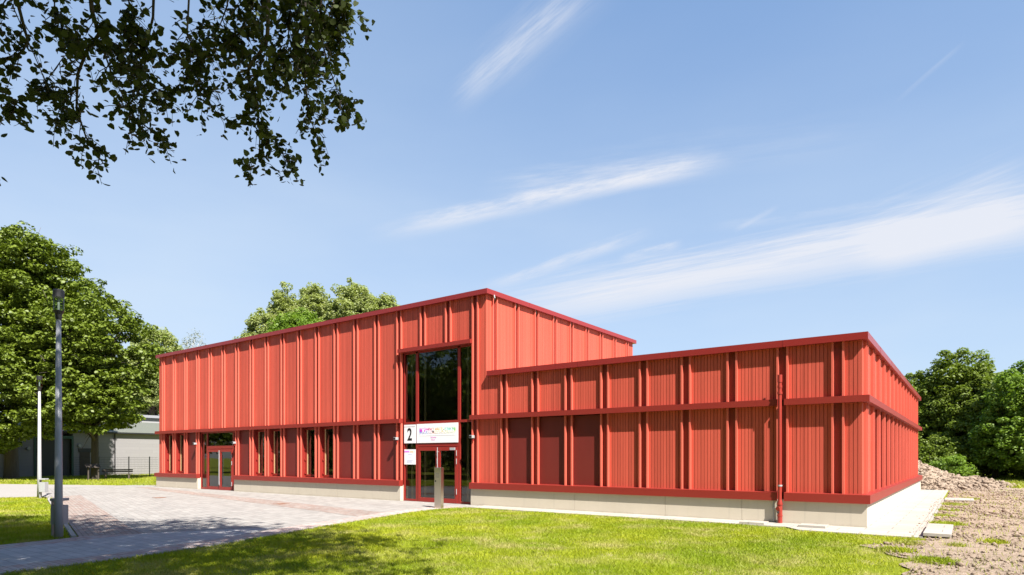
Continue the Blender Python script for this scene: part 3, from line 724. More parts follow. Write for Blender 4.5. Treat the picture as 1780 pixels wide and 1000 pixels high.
# ---------------------------------------------------------------- things on the facade
def text(body, size, mt_, parent, loc, sx=1.0, bold=0.0, font_y=None, name='lettering'):
    cu = bpy.data.curves.new('t', 'FONT'); cu.body = body; cu.size = size; cu.align_x = 'CENTER'; cu.align_y = 'CENTER'; cu.extrude = .002; cu.offset = bold
    tmp = bpy.data.objects.new('t', cu); C.objects.link(tmp); dg = bpy.context.evaluated_depsgraph_get(); dg.update()
    me = bpy.data.meshes.new_from_object(tmp.evaluated_get(dg)); bpy.data.objects.remove(tmp)
    me.materials.clear(); me.materials.append(mt_); o = bpy.data.objects.new(name, me); C.objects.link(o); o.parent = parent
    o.location = Vector(loc)-root_loc(parent); o.rotation_euler = (math.pi/2, 0, 0); o.scale = (sx, 1, 1); return o
def splash():
    m = mat('rainbow_print', (1, 1, 1), .35); g = NG(m); p = g.obj(); sx = g.N.new('ShaderNodeSeparateXYZ'); g.L.new(p, sx.inputs[0])
    u = g.math('ADD', g.math('MULTIPLY', sx.outputs[0], 1/1.9), .5)
    n = g.noise(g.mapping(p, (5, 5, 5)), 1, 3, .6); n2 = g.noise(g.mapping(p, (14, 14, 8)), 1, 4, .6)
    top = g.ramp(g.math('ADD', u, g.math('MULTIPLY', g.math('SUBTRACT', n, .5), .12)), [(.0, (.55, .05, .60)), (.2, (.75, .15, .60)), (.32, (.55, .03, .20)), (.42, (.95, .35, .20)), (.62, (.95, .62, .25)), (.75, (.35, .75, .65)), (.88, (.15, .55, .50)), (1., (.35, .65, .20))])
    bot = g.ramp(g.math('ADD', u, g.math('MULTIPLY', g.math('SUBTRACT', n, .5), .12)), [(.0, (.10, .08, .60)), (.25, (.30, .40, .80)), (.36, (.85, .20, .30)), (.5, (.95, .60, .15)), (.62, (.70, .45, .10)), (.75, (.75, .82, .35)), (1., (.80, .88, .45))])
    vz = g.math('MULTIPLY', g.math('ADD', sx.outputs[2], -.27), 1/.35)
    c = g.mix(g.math('GREATER_THAN', g.math('ADD', vz, g.math('MULTIPLY', n, .3)), .62), bot, top)
    # ragged edge fading to the white board
    e = g.math('ABSOLUTE', g.math('SUBTRACT', vz, .52)); e = g.math('ADD', g.math('MULTIPLY', e, 1.5), g.math('MULTIPLY', n2, .9))
    c = g.mix(g.ramp(e, [(.62, (0, 0, 0)), (1.15, (1, 1, 1))]), c, (.85, .85, .87)); g.color(c); return m
M_splash = splash()
sx0, sx1, sz0, sz1 = xm2-.06, xm3+.03, 2.235, 2.955
ns = empty('name_sign', ((sx0+sx1)/2, EY-.02, sz0), 'wide white name board with rainbow splash above the main entrance doors', 'sign')
MB().box(sx0, sx1, EY-.022, EY-.002, sz0, sz1).build('board', M_white, ns, bevel=.003)
cxs = (sx0+sx1)/2
o = MB().box(cxs-.88, cxs+.93, EY-.026, EY-.0225, sz0+.27, sz1-.10).build('printed_splash', M_splash, ns)
text('KreisMusikSchule', .245, M_whitetxt, ns, (cxs+.06, EY-.029, sz0+.435), .92, .004)
text('Gebrüder', .075, M_magenta, ns, (cxs-.16, EY-.024, sz0+.205), 1); text('Graun', .075, M_magenta, ns, (cxs-.18, EY-.024, sz0+.12), 1)
nb = empty('number_sign', ((eL+xm1)/2+.03, EY-.02, 2.24), 'white plate with a large black number 2 left of the name board', 'sign')
MB().box(eL+.06, xm1+.0, EY-.022, EY-.002, 2.235, 2.945).build('board', M_white, nb, bevel=.003)
MB().box(eL+.07, xm1-.01, EY-.0245, EY-.0225, 2.86, 2.875).build('edge_line', M_grey, nb)
text('2', .66, M_ink, nb, ((eL+xm1)/2+.03, EY-.025, 2.55), .80, .012)
ps = empty('notice', ((eL+xm1)/2+.03, EY-.02, 1.42), 'white printed notice with coloured heading below the number plate', 'notice')
MB().box(eL+.06, xm1, EY-.012, EY-.002, 1.42, 2.00).build('sheet', M_white, ps)
pc = (eL+xm1)/2+.03
MB().box(eL+.07, pc-.03, EY-.0145, EY-.0125, 1.885, 1.945).build('heading', mat('violet_print', (.62, .22, .75), .5), ps)
MB().box(pc-.0, pc+.18, EY-.0145, EY-.0125, 1.88, 1.945).build('heading', mat('orange_print', (.92, .60, .42), .5), ps)
MB().box(pc+.19, xm1-.03, EY-.0145, EY-.0125, 1.89, 1.94).build('heading', mat('green_print', (.55, .80, .72), .5), ps)
for i, (a, b, zz) in enumerate([(-.1, .12, 1.80), (-.04, .05, 1.70), (-.17, .17, 1.58), (-.17, .1, 1.54), (-.17, .14, 1.50)]):
    MB().box(pc+a, pc+b, EY-.0145, EY-.0125, zz, zz+.008).build('text_line', M_blue, ps)
def wall_lamp(x, z, label):
    y = FY-BD; r = empty('wall_lamp', (x, y-.06, z), label, 'lamp', 'square lamps on the facade battens')
    MB().box(x-.015, x+.115, y-.15, y-.001, z, z+.10).build('housing', M_palepole, r, bevel=.006)
    MB().box(x+.0, x+.10, y-.156, y-.150, z+.014, z+.086).build('lens', M_black, r)
    MB().box(x+.02, x+.08, y-.06, y-.001, z-.10, z-.0).build('bracket', M_hinge, r)
wall_lamp(kx(9)+BW-.02, 2.37, 'small square wall lamp right of the main entrance')
wall_lamp(kx(12)-.02+BW, 2.37, 'small square wall lamp just left of the main entrance')
wall_lamp(kx(21)-.01, 2.37, 'small square wall lamp right of the side door')
wall_lamp(kx(24)-.01, 2.37, 'small square wall lamp left of the side door')

# stele in front of the entrance
st = empty('steel_stele', (-12.18, -1.6, .014), 'brushed steel intercom stele standing before the main entrance', 'stele')
MB().box(-12.36, -12.07, -1.72, -1.58, .014, 1.36).build('column', M_steel, st, bevel=.006)
MB().box(-12.33, -12.28, -1.7235, -1.7205, .88, .94).build('lock', M_black, st)
MB().box(-12.31, -12.14, -1.723, -1.7205, 1.02, 1.18).build('panel', mat('brushed_panel', (.5, .47, .42), .35, 1), st)

# ---------------------------------------------------------------- lamps, bins
def street_lamp(x, y, h, label, pole_m):
    r = empty('street_lamp', (x, y, 0), label, 'street lamp', 'street lamps along the path')
    MB().tube([(x, y, -.05), (x, y, 1.0), (x, y, h-.55)], [.085, .072, .042], 20).build('pole', pole_m, r, smooth=True)
    MB().tube([(x, y, h-.62), (x, y, h-.52), (x, y, h-.44)], [.055, .062, .10], 16).build('neck', M_black, r)
    MB().tube([(x, y, h-.44), (x, y, h-.16)], .092, 20, caps=False).build('lamp_shade', M_lampglass, r, smooth=True)
    MB().tube([(x, y, h-.42), (x, y, h-.2)], .022, 8).build('bulb_tube', M_palepole, r)
    MB().tube([(x, y, h-.16), (x, y, h-.02), (x, y, h)], [.102, .102, .085], 20).build('cap', M_black, r)
    return r
street_lamp(-13.42, -11.98, 5.2, 'tall grey street lamp close by on the shaded left lawn', M_grey)
street_lamp(-28.81, -7.66, 5.03, 'pale street lamp farther off at the end of the left lawn', M_palepole)
def litter_bin(x, y, label, m, s=1.0):
    r = empty('litter_bin', (x, y, 0), label, 'litter bin', 'small litter bins beside the street lamps')
    c, sn = math.cos(YAW), math.sin(YAW)
    def bx(mb, a, b, e, f_, z0, z1):
        pts = [(x+c*u-sn*v, y+sn*u+c*v) for u, v in ((a, e), (b, e), (b, f_), (a, f_))]; mb.prism(pts, z0, z1)
    mb = MB(); bx(mb, -.15, -.126, -.04, .04, 0, .83); mb.build('post', m, r)
    mb = MB(); bx(mb, -.115, .115, -.11, .11, .28, .68); mb.build('bin_body', m, r, bevel=.008)
    mb = MB(); bx(mb, -.125, .125, -.12, .12, .775, .83); mb.build('hood', m, r, bevel=.01)
    mb = MB(); bx(mb, -.10, .10, -.10, .10, .681, .684); mb.build('opening', M_black, r)
litter_bin(*at(103.5, 13.3), 'grey litter bin behind the tall near street lamp', M_grey)
litter_bin(*at(76, 25.6), 'white litter bin at the pale farther street lamp', M_palepole)

# drain covers, loose slabs
M_rust = mat('rusty_iron', (.20, .10, .06), .8)
def cover(x, y, w_, label):
    MB().box(x-w_/2, x+w_/2, y-w_/2, y+w_/2, .012, .024).build('drain_cover', M_rust, None)
    tag(bpy.context.scene.collection.objects[-1], label, 'drain cover')
for x, y, w_, l in ((-18.05, -3.65, .42, 'rusty square drain cover in the paving nearest the main entrance'), (-25.2, -4.6, .4, 'small dark drain cover in the paving towards the left lawn')): 
    o = MB().box(x-w_/2, x+w_/2, y-w_/2, y+w_/2, .015, .026).build('drain_cover', M_rust); tag(o, l, 'drain cover', 'drain covers in the plaza')
def slab(x0, x1, y0, y1, z0, z1, label):
    o = MB().box(x0, x1, y0, y1, z0, z1).build('concrete_slab', M_apron, None, bevel=.006); tag(o, label, 'slab', 'pale concrete slabs around the low wing')
slab(-2.72, -2.12, -.86, -.42, .031, .085, 'pale shaft slab lying left of the red standpipe'); slab(-1.36, -.76, -.80, -.36, .031, .085, 'pale shaft slab lying right of the red standpipe')
slab(1.18, 1.66, -1.38, .9, .06, .13, 'raised pale slab at the near corner of the walkway beside bare soil'); slab(1.19, 2.10, 12.2, 13.7, .02, .08, 'far pale slab projecting from the walkway into the soil')
o = MB().box(1.19, 1.5, -1.30, -.9, .0, .058).build('dark_gap_block', M_black); tag(o, 'black block for the shaded gap under the raised slab at the walkway corner', 'dark gap')  # black block stands in for the shade in the hollow below the slab
# ---------------------------------------------------------------- trees
def rand_dirs(rng, n):
    v = rng.normal(size=(n, 3)); return v/np.linalg.norm(v, axis=1)[:, None]
def leaves(centres, rads, per, size, rng, flat=.6, up=.8, droop=0.0, shape=4, hollow=.45):
    """leaf faces round clump centres; centres (n,3) rads (n,)"""
    n = len(centres); ctr = np.repeat(centres, per, 0); R = np.repeat(rads, per)
    d = rand_dirs(rng, n*per); rr = rng.uniform(hollow, 1, n*per)**.6
    P = ctr+d*(R*rr)[:, None]*np.array([1, 1, flat])
    nrm = rand_dirs(rng, n*per)*.75+d*.55+np.array([0, 0, up]); nrm /= np.linalg.norm(nrm, axis=1)[:, None]
    return leaf_faces(P, nrm, size, rng, shape)
def leaf_faces(P, nrm, size, rng, shape=4):
    m = len(P); t = rand_dirs(rng, m); t -= nrm*(t*nrm).sum(1)[:, None]; t /= np.linalg.norm(t, axis=1)[:, None]; b = np.cross(nrm, t)
    s = size*rng.uniform(.6, 1.25, m)
    if shape == 4: pr_ = np.array([(-.5, 0), (0, -.38), (.55, 0), (0, .38)])
    elif shape == 5: pr_ = np.array([(-.45, .0), (-.15, -.48), (.35, -.30), (.6, .05), (.1, .48)])
    else: pr_ = np.array([(-.42, 0), (-.50, -.22), (-.36, -.42), (-.02, -.47), (.32, -.28), (.60, 0), (.32, .28), (-.02, .47), (-.36, .42), (-.50, .22)])
    k = len(pr_); fold = (.22*np.abs(pr_[:, 1])-.10*pr_[:, 0]**2)
    V = P[:, None]+s[:, None, None]*(pr_[None, :, 0:1]*t[:, None]+pr_[None, :, 1:2]*b[:, None]+fold[None, :, None]*nrm[:, None])
    return V.reshape(-1, 3), np.arange(m*k).reshape(m, k)
def limb_path(a, b, rng, seg=5, wob=.06, sag=0):
    a = np.array(a, float); b = np.array(b, float); L_ = np.linalg.norm(b-a); pts = []
    for i in range(seg+1):
        t = i/seg; p = a+(b-a)*t+rng.normal(0, wob*L_, 3)*math.sin(math.pi*t)*.6; p[2] += sag*math.sin(math.pi*t)*L_; pts.append(tuple(p))
    return pts
def tree(name, x, y, lobes, trunk_r, fork, label, leafm, barkm, seed, clump=.9, per=90, dens=1.0, size=.22, flat=.6, group='trees around the school', cat='tree', z=0, lean=(0, 0), limbs=26, inner=.35):
    """lobes: (dx,dy,z,rx,ry,rz) ellipsoids of crown"""
    rng = np.random.default_rng(seed)
    r = empty(name, (x, y, z), label, cat, group)
    cs = []
    for (dx, dy, zz, rx, ry, rz) in lobes:
        area = 4*math.pi*((rx*ry)**1.6/3+(rx*rz)**1.6/3+(ry*rz)**1.6/3)**(1/1.6)
        n = int(area/(clump**2)*1.05*dens)
        d = rand_dirs(rng, n); seedv = rng.uniform(0, 50)
        nz = np.array([noise.noise(Vector((v[0]*2.1+seedv, v[1]*2.1, v[2]*2.1))) for v in d])
        rr = np.where(rng.random(n) < inner, rng.uniform(.35, .8, n), rng.uniform(.82, 1.0, n))*(1+.22*nz)
        P = np.array([x+dx, y+dy, zz])+d*rr[:, None]*np.array([rx, ry, rz]); cs.append(P)
    cs = np.concatenate(cs); cs = cs[cs[:, 2] > z+1.0]
    rads = clump*rng.uniform(.55, 1.15, len(cs))
    # trunk and limbs
    mb = MB(); top = max(l[2]+l[5]*.55 for l in lobes)
    tp = [(x, y, z-.2), (x+lean[0]*.1, y+lean[1]*.1, z+.35), (x+lean[0]*.4, y+lean[1]*.4, z+fork*.5), (x+lean[0], y+lean[1], z+fork), (x+lean[0]*1.1+rng.normal(0, .2), y+lean[1]*1.1+rng.normal(0, .2), (z+fork+top)/2), (x+lean[0]+rng.normal(0, .4), y+lean[1]+rng.normal(0, .4), top)]
    mb.tube(tp, [trunk_r*1.35, trunk_r*1.05, trunk_r*.9, trunk_r*.85, trunk_r*.5, .03], 12)
    order = rng.permutation(len(cs))[:limbs]
    for i in order:
        c = cs[i]; f = rng.uniform(0, .75); zs = z+fork*.9+(top-z-fork)*f*.8; zs = min(zs, c[2]-.2) if c[2] > z+fork+1 else z+fork*.9
        a = (x+lean[0], y+lean[1], zs); L_ = math.dist(a, c)
        rb = trunk_r*(.42-.25*f)
        pts = limb_path(a, tuple(c), rng, 5, .07, .06); mb.tube(pts, [rb*(1-.17*j)+.008 for j in range(6)], 7)
        for q in range(3):
            j = rng.integers(2, 5); c2 = np.array(pts[j])+rng.normal(0, 1, 3)*L_*.18; mb.tube(limb_path(pts[j], tuple(c2), rng, 3, .08), [rb*.3, rb*.22, rb*.15, .008], 5)
    mb.build('trunk', barkm, r, smooth=True)
    V, F = leaves(cs, rads, per, size, rng, flat)
    npmesh('crown', V, F, leafm, r)
    return r
L_maple = leafmat('maple_leaves', (.060, .100, .007), (.185, .235, .024), .18, .8)
L_dark = leafmat('dark_green_leaves', (.085, .14, .014), (.21, .26, .038), .36, .6)
L_willow = leafmat('grey_green_leaves', (.22, .27, .085), (.38, .41, .17), .38, .5)
L_bright = leafmat('bright_green_leaves', (.11, .20, .022), (.21, .30, .04), .38, .6)
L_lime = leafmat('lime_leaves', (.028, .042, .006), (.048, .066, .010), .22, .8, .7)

x, y = at(20, 48.6)
def cv(lat, dep): return (lat*math.cos(YAW)-dep*math.sin(YAW), lat*math.sin(YAW)+dep*math.cos(YAW))
def lobes(ls): return [(*cv(l[0], l[1]), *l[2:]) for l in ls]
tree('maple_tree', x, y, lobes([(0, 0, 13.0, 6.3, 6.3, 6.5), (4.0, -1, 11.0, 3.0, 3.6, 5.0), (-5, 0, 10.5, 4, 4, 6.5), (1.5, -3.2, 5.3, 4.2, 3.2, 3.0), (-3, -3, 5.8, 3.6, 3, 3.0), (2.6, -2.0, 15.3, 2.9, 2.9, 3.2)]), .48, 4.2, 'largest maple at the left edge with thick pale barked trunk', L_maple, M_bark, 21, .72, 80, .70, .24, .50, limbs=40)
x, y = at(165, 46.4)
tree('maple_tree', x, y, lobes([(.2, 0, 9.6, 3.3, 4.2, 4.2), (-2.4, -.5, 9.0, 3.3, 4, 3.8), (1.0, -1, 6.1, 2.7, 3.1, 2.7), (-1.5, -1.5, 5.6, 3.4, 3.0, 2.3)]), .27, 3.2, 'second maple with slim dark forked trunk in front of the grey building', L_maple, M_barkdark, 22, .66, 78, .70, .23, .50, limbs=40)
# light willows and poplars beyond
x, y = at(268, 78)
tree('willow_tree', x, y, lobes([(0, 0, 12.3, 3.0, 3.6, 5.4), (3.0, 0, 10.4, 2.2, 3, 4.6), (-2.5, 0, 10, 3, 3, 4.5)]), .35, 5, 'grey green willow rising between the maples and the left end of the school', L_willow, M_bark, 23, .6, 70, 1.0, .24, .9)
x, y = at(336, 85)
tree('young_birch', x, y, lobes([(0, 0, 15.0, 1.5, 1.5, 4.0)]), .12, 6, 'thin sparse grey birch top above the left end of the roof', leafmat('greyish_leaves', (.22, .24, .20), (.32, .33, .28), .3), mat('pale_bark', (.4, .38, .36), .9), 24, .5, 16, .6, .18, 1.2, limbs=30)
for px, dep, h, rx, m, sd, lab in ((458, 72, 18.8, 2.7, L_willow, 31, 'low grey green treetop at the left of the group behind the hall roof'), (497, 74, 21.6, 2.4, L_willow, 32, 'narrow grey green treetop second from the left behind the hall roof'),
                         (545, 76, 22.8, 2.7, L_willow, 33, 'tall grey green treetop in the middle behind the hall roof'), (614, 75, 22.6, 3.6, L_willow, 34, 'broad rounded grey green treetop behind the hall roof'),
                         (664, 73, 21.0, 2.6, L_willow, 35, 'rightmost grey green treetop that dips behind the hall roof'), (520, 66, 17.0, 3.9, L_bright, 36, 'bright green lower treetop in front of the grey green group')):
    x, y = at(px, dep)
    tree('tall_tree', x, y, lobes([(0, 0, h*.60, rx, rx, h*.40), (rx*.6, .3, h*.52, rx*.8, rx*.8, h*.36), (-rx*.6, 0, h*.50, rx*.8, rx*.8, h*.36)]), .3, 6, lab, m, M_bark, sd, .62, 90, 1.25, .24, .85, group='treetops behind the hall roof')
# right hand trees
for px, dep, h, rx, m, sd, lab in ((1598, 52, 8.9, 3.0, L_dark, 41, 'rounded dark green tree right behind the far corner of the low wing'), (1668, 50, 10.6, 3.0, L_dark, 42, 'tallest dark green tree of the right hand row behind the soil heap'),
                                (1730, 47, 8.0, 3.4, L_dark, 43, 'spreading dark tree second from the right behind the bare soil'), (1792, 43, 8.6, 3.0, L_bright, 44, 'lighter green tree at the right edge of the picture'),
                                (1690, 60, 8.5, 4.0, L_dark, 45, 'dark tree standing behind the right hand row'), (1845, 48, 9.0, 3.5, L_dark, 46, 'dark tree farthest right, half beyond the edge of the picture')):
    x, y = at(px, dep)
    tree('broadleaf_tree', x, y, lobes([(0, 0, h*.62, rx*.85, rx*.85, h*.36), (0, -.5, h*.38, rx*1.25, rx*1.1, h*.30), (rx*.5, 0, h*.5, rx, rx, h*.3)]), .2, 2.0, lab, m, M_barkdark, sd, .55, 70, 1.05, .20, .6, group='trees beyond the bare soil')
# undergrowth
def shrub(px, dep, rx, h, m, sd, lab):
    x, y = at(px, dep); rng = np.random.default_rng(sd); r = empty('shrub', (x, y, 0), lab, 'shrub', 'shrubs under the right hand trees')
    n = int(rx*rx*16); d = rand_dirs(rng, n); P = np.array([x, y, h*.45])+d*np.array([rx, rx*.6, h*.5])*rng.uniform(.5, 1, (n, 1)); P[:, 2] = np.abs(P[:, 2])
    mb = MB()
    for i in range(8): mb.tube([(x, y, 0), tuple((P[i]+np.array([x, y, 0]))/2), tuple(P[i])], [.04, .03, .01], 5)
    mb.build('stems', M_barkdark, r); V, F = leaves(P, np.full(n, .4), 46, .16, rng, .6); npmesh('foliage', V, F, m, r)
shrub(1655, 40.5, 1.6, 2.2, L_bright, 51, 'sunlit leafy shrub just behind the soil heap'); shrub(1620, 46, 3.0, 3.4, L_dark, 52, 'dark shrub beside the far corner of the low wing')
shrub(1710, 52, 4.0, 3.6, L_dark, 53, 'dark shrub in the middle under the right hand trees'); shrub(1785, 50, 4.5, 3.8, L_dark, 54, 'dark shrub at the right edge under the trees')
shrub(1850, 44, 3.5, 3.4, L_dark, 56, 'dark shrub outside the right edge')
# far wood behind everything: one mass
def far_wood():
    rng = np.random.default_rng(61); P = []; R = []
    def row(px0, px1, dep, h, n):
        for i in range(n):
            px = rng.uniform(px0, px1); dd = dep+rng.normal(0, 2.5); x, y = at(px, dd); P.append((x, y, rng.uniform(.3, 1)*h*rng.uniform(.6, 1))); R.append(rng.uniform(1.2, 2.2))
    row(1540, 2000, 66, 7.2, 420); row(-400, 330, 95, 9, 330); row(300, 760, 100, 10, 300)
    V, F = leaves(np.array(P), np.array(R), 60, .42, rng, .7); o = npmesh('far_wood', V, F, L_dark); o['kind'] = 'stuff'
far_wood()
def park_wood():
    rng = np.random.default_rng(62); P = []; R = []
    for i in range(1500):
        x = rng.uniform(-95, 45); P.append((x, -40+rng.normal(0, 3)+.05*x, rng.uniform(.02, 1)**.9*((9.0 if x < -34 else 13.0)+2.5*math.sin(x*.55)+1.2*math.sin(x*1.7)))); R.append(rng.uniform(1.2, 2.4))
    V, F = leaves(np.array(P), np.array(R), 60, .5, rng, .7); o = npmesh('park_wood', V, F, L_dark); o['kind'] = 'stuff'
park_wood()
# trees on the far side of the viewpoint: mirrored in the glazing; those towards +X added to block sky light
for i, (x, y, h, rx, m) in enumerate(((-29, -23, 13.5, 3.6, L_maple), (-35, -27, 14.5, 4.2, L_dark), (-42, -24, 13, 4, L_maple), (-49, -30, 14, 4.5, L_dark), (-24, -30, 14, 4.2, L_dark), (-58, -26, 13, 4.5, L_maple), (-66, -18, 12, 4.5, L_dark), (-15.5, -34, 12.5, 3.8, L_maple), (-7, -37, 14, 4.5, L_dark), (2, -34, 13.5, 4.2, L_maple), (11, -36, 14, 4.6, L_dark), (20, -33, 12, 4.2, L_dark))):
    tree('park_tree', x, y, [(0, 0, h*.62, rx, rx, h*.36), (1.2, 1, h*.45, rx, rx, h*.26), (-1.5, -.5, h*.45, rx, rx, h*.26)], .25, 3, 'unseen park tree behind the viewpoint, for reflections and to block sky light', m, M_barkdark, 70+i, .9, 48, .62 if x < -20 else .95, .28, .6, inner=.15, group='trees mirrored in the glazing')

# ---- the lime whose branches hang into the top left of the view
def lime_tree():
    rng = np.random.default_rng(77)
    tx, ty = W(-6.0, -1.5); r = empty('lime_tree', (tx, ty, 0), 'lime tree whose dark leafy branches hang into the top left corner', 'tree')
    mb = MB(); cen = np.array([*W(-3.7, 1.4), 11.3])
    mb.tube([(tx, ty, -.2), (tx, ty, .4), (tx+.1, ty, 3), (tx+.1, ty+.1, 6), (tx, ty+.2, 11), (tx, ty, 14)], [.55, .42, .36, .30, .16, .04], 14)
    # crown mass, all above the picture
    n = 680; d = rand_dirs(rng, n); P = cen+d*rng.uniform(.35, 1, (n, 1))*np.array([7.3, 7.3, 4.0])
    d = rand_dirs(rng, 300); P = np.concatenate([P, np.array([*W(-8.2, 4.4), 12.0])+d*rng.uniform(.35, 1, (300, 1))*np.array([4.8, 4.8, 3.2])])
    # plan coordinates relative to the viewpoint
    def latdep(Q): dx, dy = Q[:, 0]-CAM[0], Q[:, 1]-CAM[1]; return dx*math.cos(YAW)+dy*math.sin(YAW), -dx*math.sin(YAW)+dy*math.cos(YAW)
    la, de = latdep(P); keep = P[:, 2] > np.maximum(6.2, 1.7+.735*np.maximum(de, 0)+1.3); P = P[keep]
    for i in rng.permutation(len(P))[:34]:
        c = P[i]; zs = rng.uniform(4.5, 9.5); pts = limb_path((tx+.1, ty+.1, zs), tuple(c), rng, 5, .05, .05); mb.tube(pts, [.11*(1-.17*j)+.01 for j in range(6)], 7)
    V, F = leaves(P, np.full(len(P), .9), 74, .155, rng, .6, .6, shape=5)
    Vs = [V]; Fs = [F]
    # hanging branches: polylines in (lat, dep, height); each sheds twigs with leaves
    leafP = []; leafN = []
    def px2(px, py, dep): t = (px-890)/1088.66; u = (794.94-py)/1088.66; x, y = W(t*dep, dep); return np.array([x, y, 1.7+u*dep])
    def grow(pts, r0, twigs, tl, lp, depth=0):
        pts = [np.array(p) for p in pts]; mb.tube([tuple(p) for p in pts], [max(.006, r0*1.15*(1-.75*i/(len(pts)-1))) for i in range(len(pts))], 6)
        for q in range(twigs):
            f = rng.uniform(.08, 1)*(len(pts)-1); i = min(int(f), len(pts)-2); p = pts[i]+(pts[i+1]-pts[i])*(f-i)
            dr = rng.normal(0, 1, 3); dr[2] = -.55+rng.normal(0, .45); dr += (pts[i+1]-pts[i])/np.linalg.norm(pts[i+1]-pts[i])*.6; dr /= np.linalg.norm(dr)
            L_ = tl*rng.uniform(.4, 1.2); end = p+dr*L_; end[2] -= .12*L_; midp = (p+end)/2+rng.normal(0, .05*L_, 3)+np.array([0, 0, .06*L_])
            mb.tube([tuple(p), tuple(midp), tuple(end)], [.0062, .0045, .003], 4, False)
            for s in range(int(lp*L_/tl)+2):
                t = rng.uniform(.2, 1.08); lpnt = (p*(1-t)+end*t)+np.array([0, 0, .06*L_*math.sin(math.pi*min(t, 1))])+rng.normal(0, .045, 3); lpnt[2] -= .03
                leafP.append(lpnt); nn = rng.normal(0, .75, 3)+np.array([0, 0, .75]); leafN.append(nn/np.linalg.norm(nn))
    B = [  # main hanging branches as seen: (px, py), depth, radius, twigs
        ([(20, -60), (32, 10), (48, 70), (40, 90), (20, 105)], 8.6, .022, 26, .42, 6),
        ([(150, -90), (160, 20), (172, 60), (150, 90), (135, 130), (133, 190), (150, 240), (180, 285)], 8.8, .026, 78, .42, 7),
        ([(172, 60), (205, 80), (240, 120), (262, 150), (300, 165)], 8.9, .012, 46, .42, 7),
        ([(180, 88), (195, 130), (215, 170), (235, 205), (290, 250)], 8.7, .010, 50, .40, 7),
        ([(268, -40), (266, 30), (252, 90), (240, 140), (228, 180)], 9.2, .018, 55, .42, 7),
        ([(330, -30), (325, 60), (345, 95), (340, 120), (350, 165), (390, 210)], 9.0, .012, 60, .42, 7),
        ([(470, -60), (465, 60), (462, 80), (432, 115), (432, 140), (446, 180), (452, 230), (450, 280)], 8.9, .024, 75, .40, 7),
        ([(450, 225), (480, 250), (500, 280)], 8.9, .007, 26, .30, 6), ([(450, 275), (430, 284), (425, 290)], 8.9, .005, 12, .26, 6),
        ([(530, -60), (532, 60), (530, 140), (540, 210), (555, 245)], 9.1, .016, 66, .42, 7),
        ([(560, -50), (556, 60), (570, 110), (586, 158), (600, 178)], 9.1, .014, 60, .40, 7),
        ([(580, -80), (588, 0), (592, 25)], 9.0, .012, 34, .38, 7), ([(540, -80), (550, 20), (575, 60)], 9.3, .012, 80, .45, 9),
        ([(500, -80), (505, 10), (500, 80), (480, 120)], 9.4, .014, 90, .5, 9), ([(450, -60), (440, 10), (420, 50), (395, 70)], 9.0, .012, 70, .45, 9),
        ([(400, -60), (395, 10), (380, 50), (330, 90)], 9.2, .012, 60, .45, 8), ([(215, -60), (225, 10), (235, 40), (250, 90)], 9.0, .012, 50, .42, 8),
        ([(90, -60), (95, 10), (110, 50), (130, 70)], 8.8, .010, 44, .40, 7), ([(600, -60), (572, 30), (560, 80), (535, 120)], 9.5, .014, 70, .48, 9),
        ([(-60, 120), (-20, 150), (15, 165), (30, 192)], 7.6, .008, 22, .26, 6), ([(-60, 290), (-25, 300), (-8, 315)], 7.6, .008, 12, .22, 5), ([(60, -40), (10, 0), (-10, 30), (5, 60)], 8.4, .010, 26, .34, 6),
        ([(0, -40), (70, 120), (85, 160), (75, 140)], 8.6, .004, 16, .32, 6), ([(110, 100), (85, 135), (75, 160)], 8.7, .005, 22, .32, 6), ([(140, 150), (105, 185), (95, 215)], 8.7, .005, 26, .32, 6)]
    for pts, dep, rr, tw, tl, lp in B:
        k = len(pts); Q = [px2(p[0], p[1], dep+(k-1-i)*-.12+rng.normal(0, .06)) for i, p in enumerate(pts)]
        grow(Q, rr, int(tw*.66), tl, lp)
        # carry on up to the crown
        if pts[0][1] < 0:
            a = Q[0]; b = np.array([*W(-6+rng.normal(0, 1), 2), 9+rng.random()]); mb.tube(limb_path(tuple(b), tuple(a), rng, 5, .04, .03), [.07, .06, .05, .04, .03, rr], 6)
    V2, F2 = leaf_faces(np.array(leafP), np.array(leafN), .083, rng, 10)
    mb.build('trunk', M_barkdark, r, smooth=True)
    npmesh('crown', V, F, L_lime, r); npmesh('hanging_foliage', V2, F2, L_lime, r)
lime_tree()

# ---------------------------------------------------------------- grey building, fence, bench behind
M_block = mat('pale_grey_wall', (.26, .25, .255), .85); g = NG(M_block)
b_ = g.N.new('ShaderNodeTexBrick'); sx_ = g.N.new('ShaderNodeSeparateXYZ'); g.L.new(g.pos(), sx_.inputs[0]); cb = g.N.new('ShaderNodeCombineXYZ'); g.L.new(sx_.outputs[1], cb.inputs[0]); g.L.new(sx_.outputs[2], cb.inputs[1]); g.L.new(cb.outputs[0], b_.inputs['Vector'])
b_.inputs['Scale'].default_value = 1; b_.inputs['Brick Width'].default_value = 2.4; b_.inputs['Row Height'].default_value = .30; b_.inputs['Mortar Size'].default_value = .012
b_.inputs['Color1'].default_value = (.27, .26, .265, 1); b_.inputs['Color2'].default_value = (.245, .235, .24, 1); b_.inputs['Mortar'].default_value = (.2, .195, .2, 1); g.color(g.mix(g.noise(g.pos(), .8, 4), b_.outputs[0], (.25, .24, .245)))
M_green = mat('dark_green_paint', (.02, .075, .045), .5); M_sheet = mat('pale_corrugated_roof', (.15, .16, .135), .6)
g = NG(M_sheet); sx_ = g.N.new('ShaderNodeSeparateXYZ'); g.L.new(g.pos(), sx_.inputs[0]); g.bump(g.math('SINE', g.math('MULTIPLY', sx_.outputs[1], 22)), .03, 1)
hb = empty('grey_building', (-63.4, 7, 0), 'low pale grey building with corrugated roof behind the maples', 'building')
bxX = -63.1
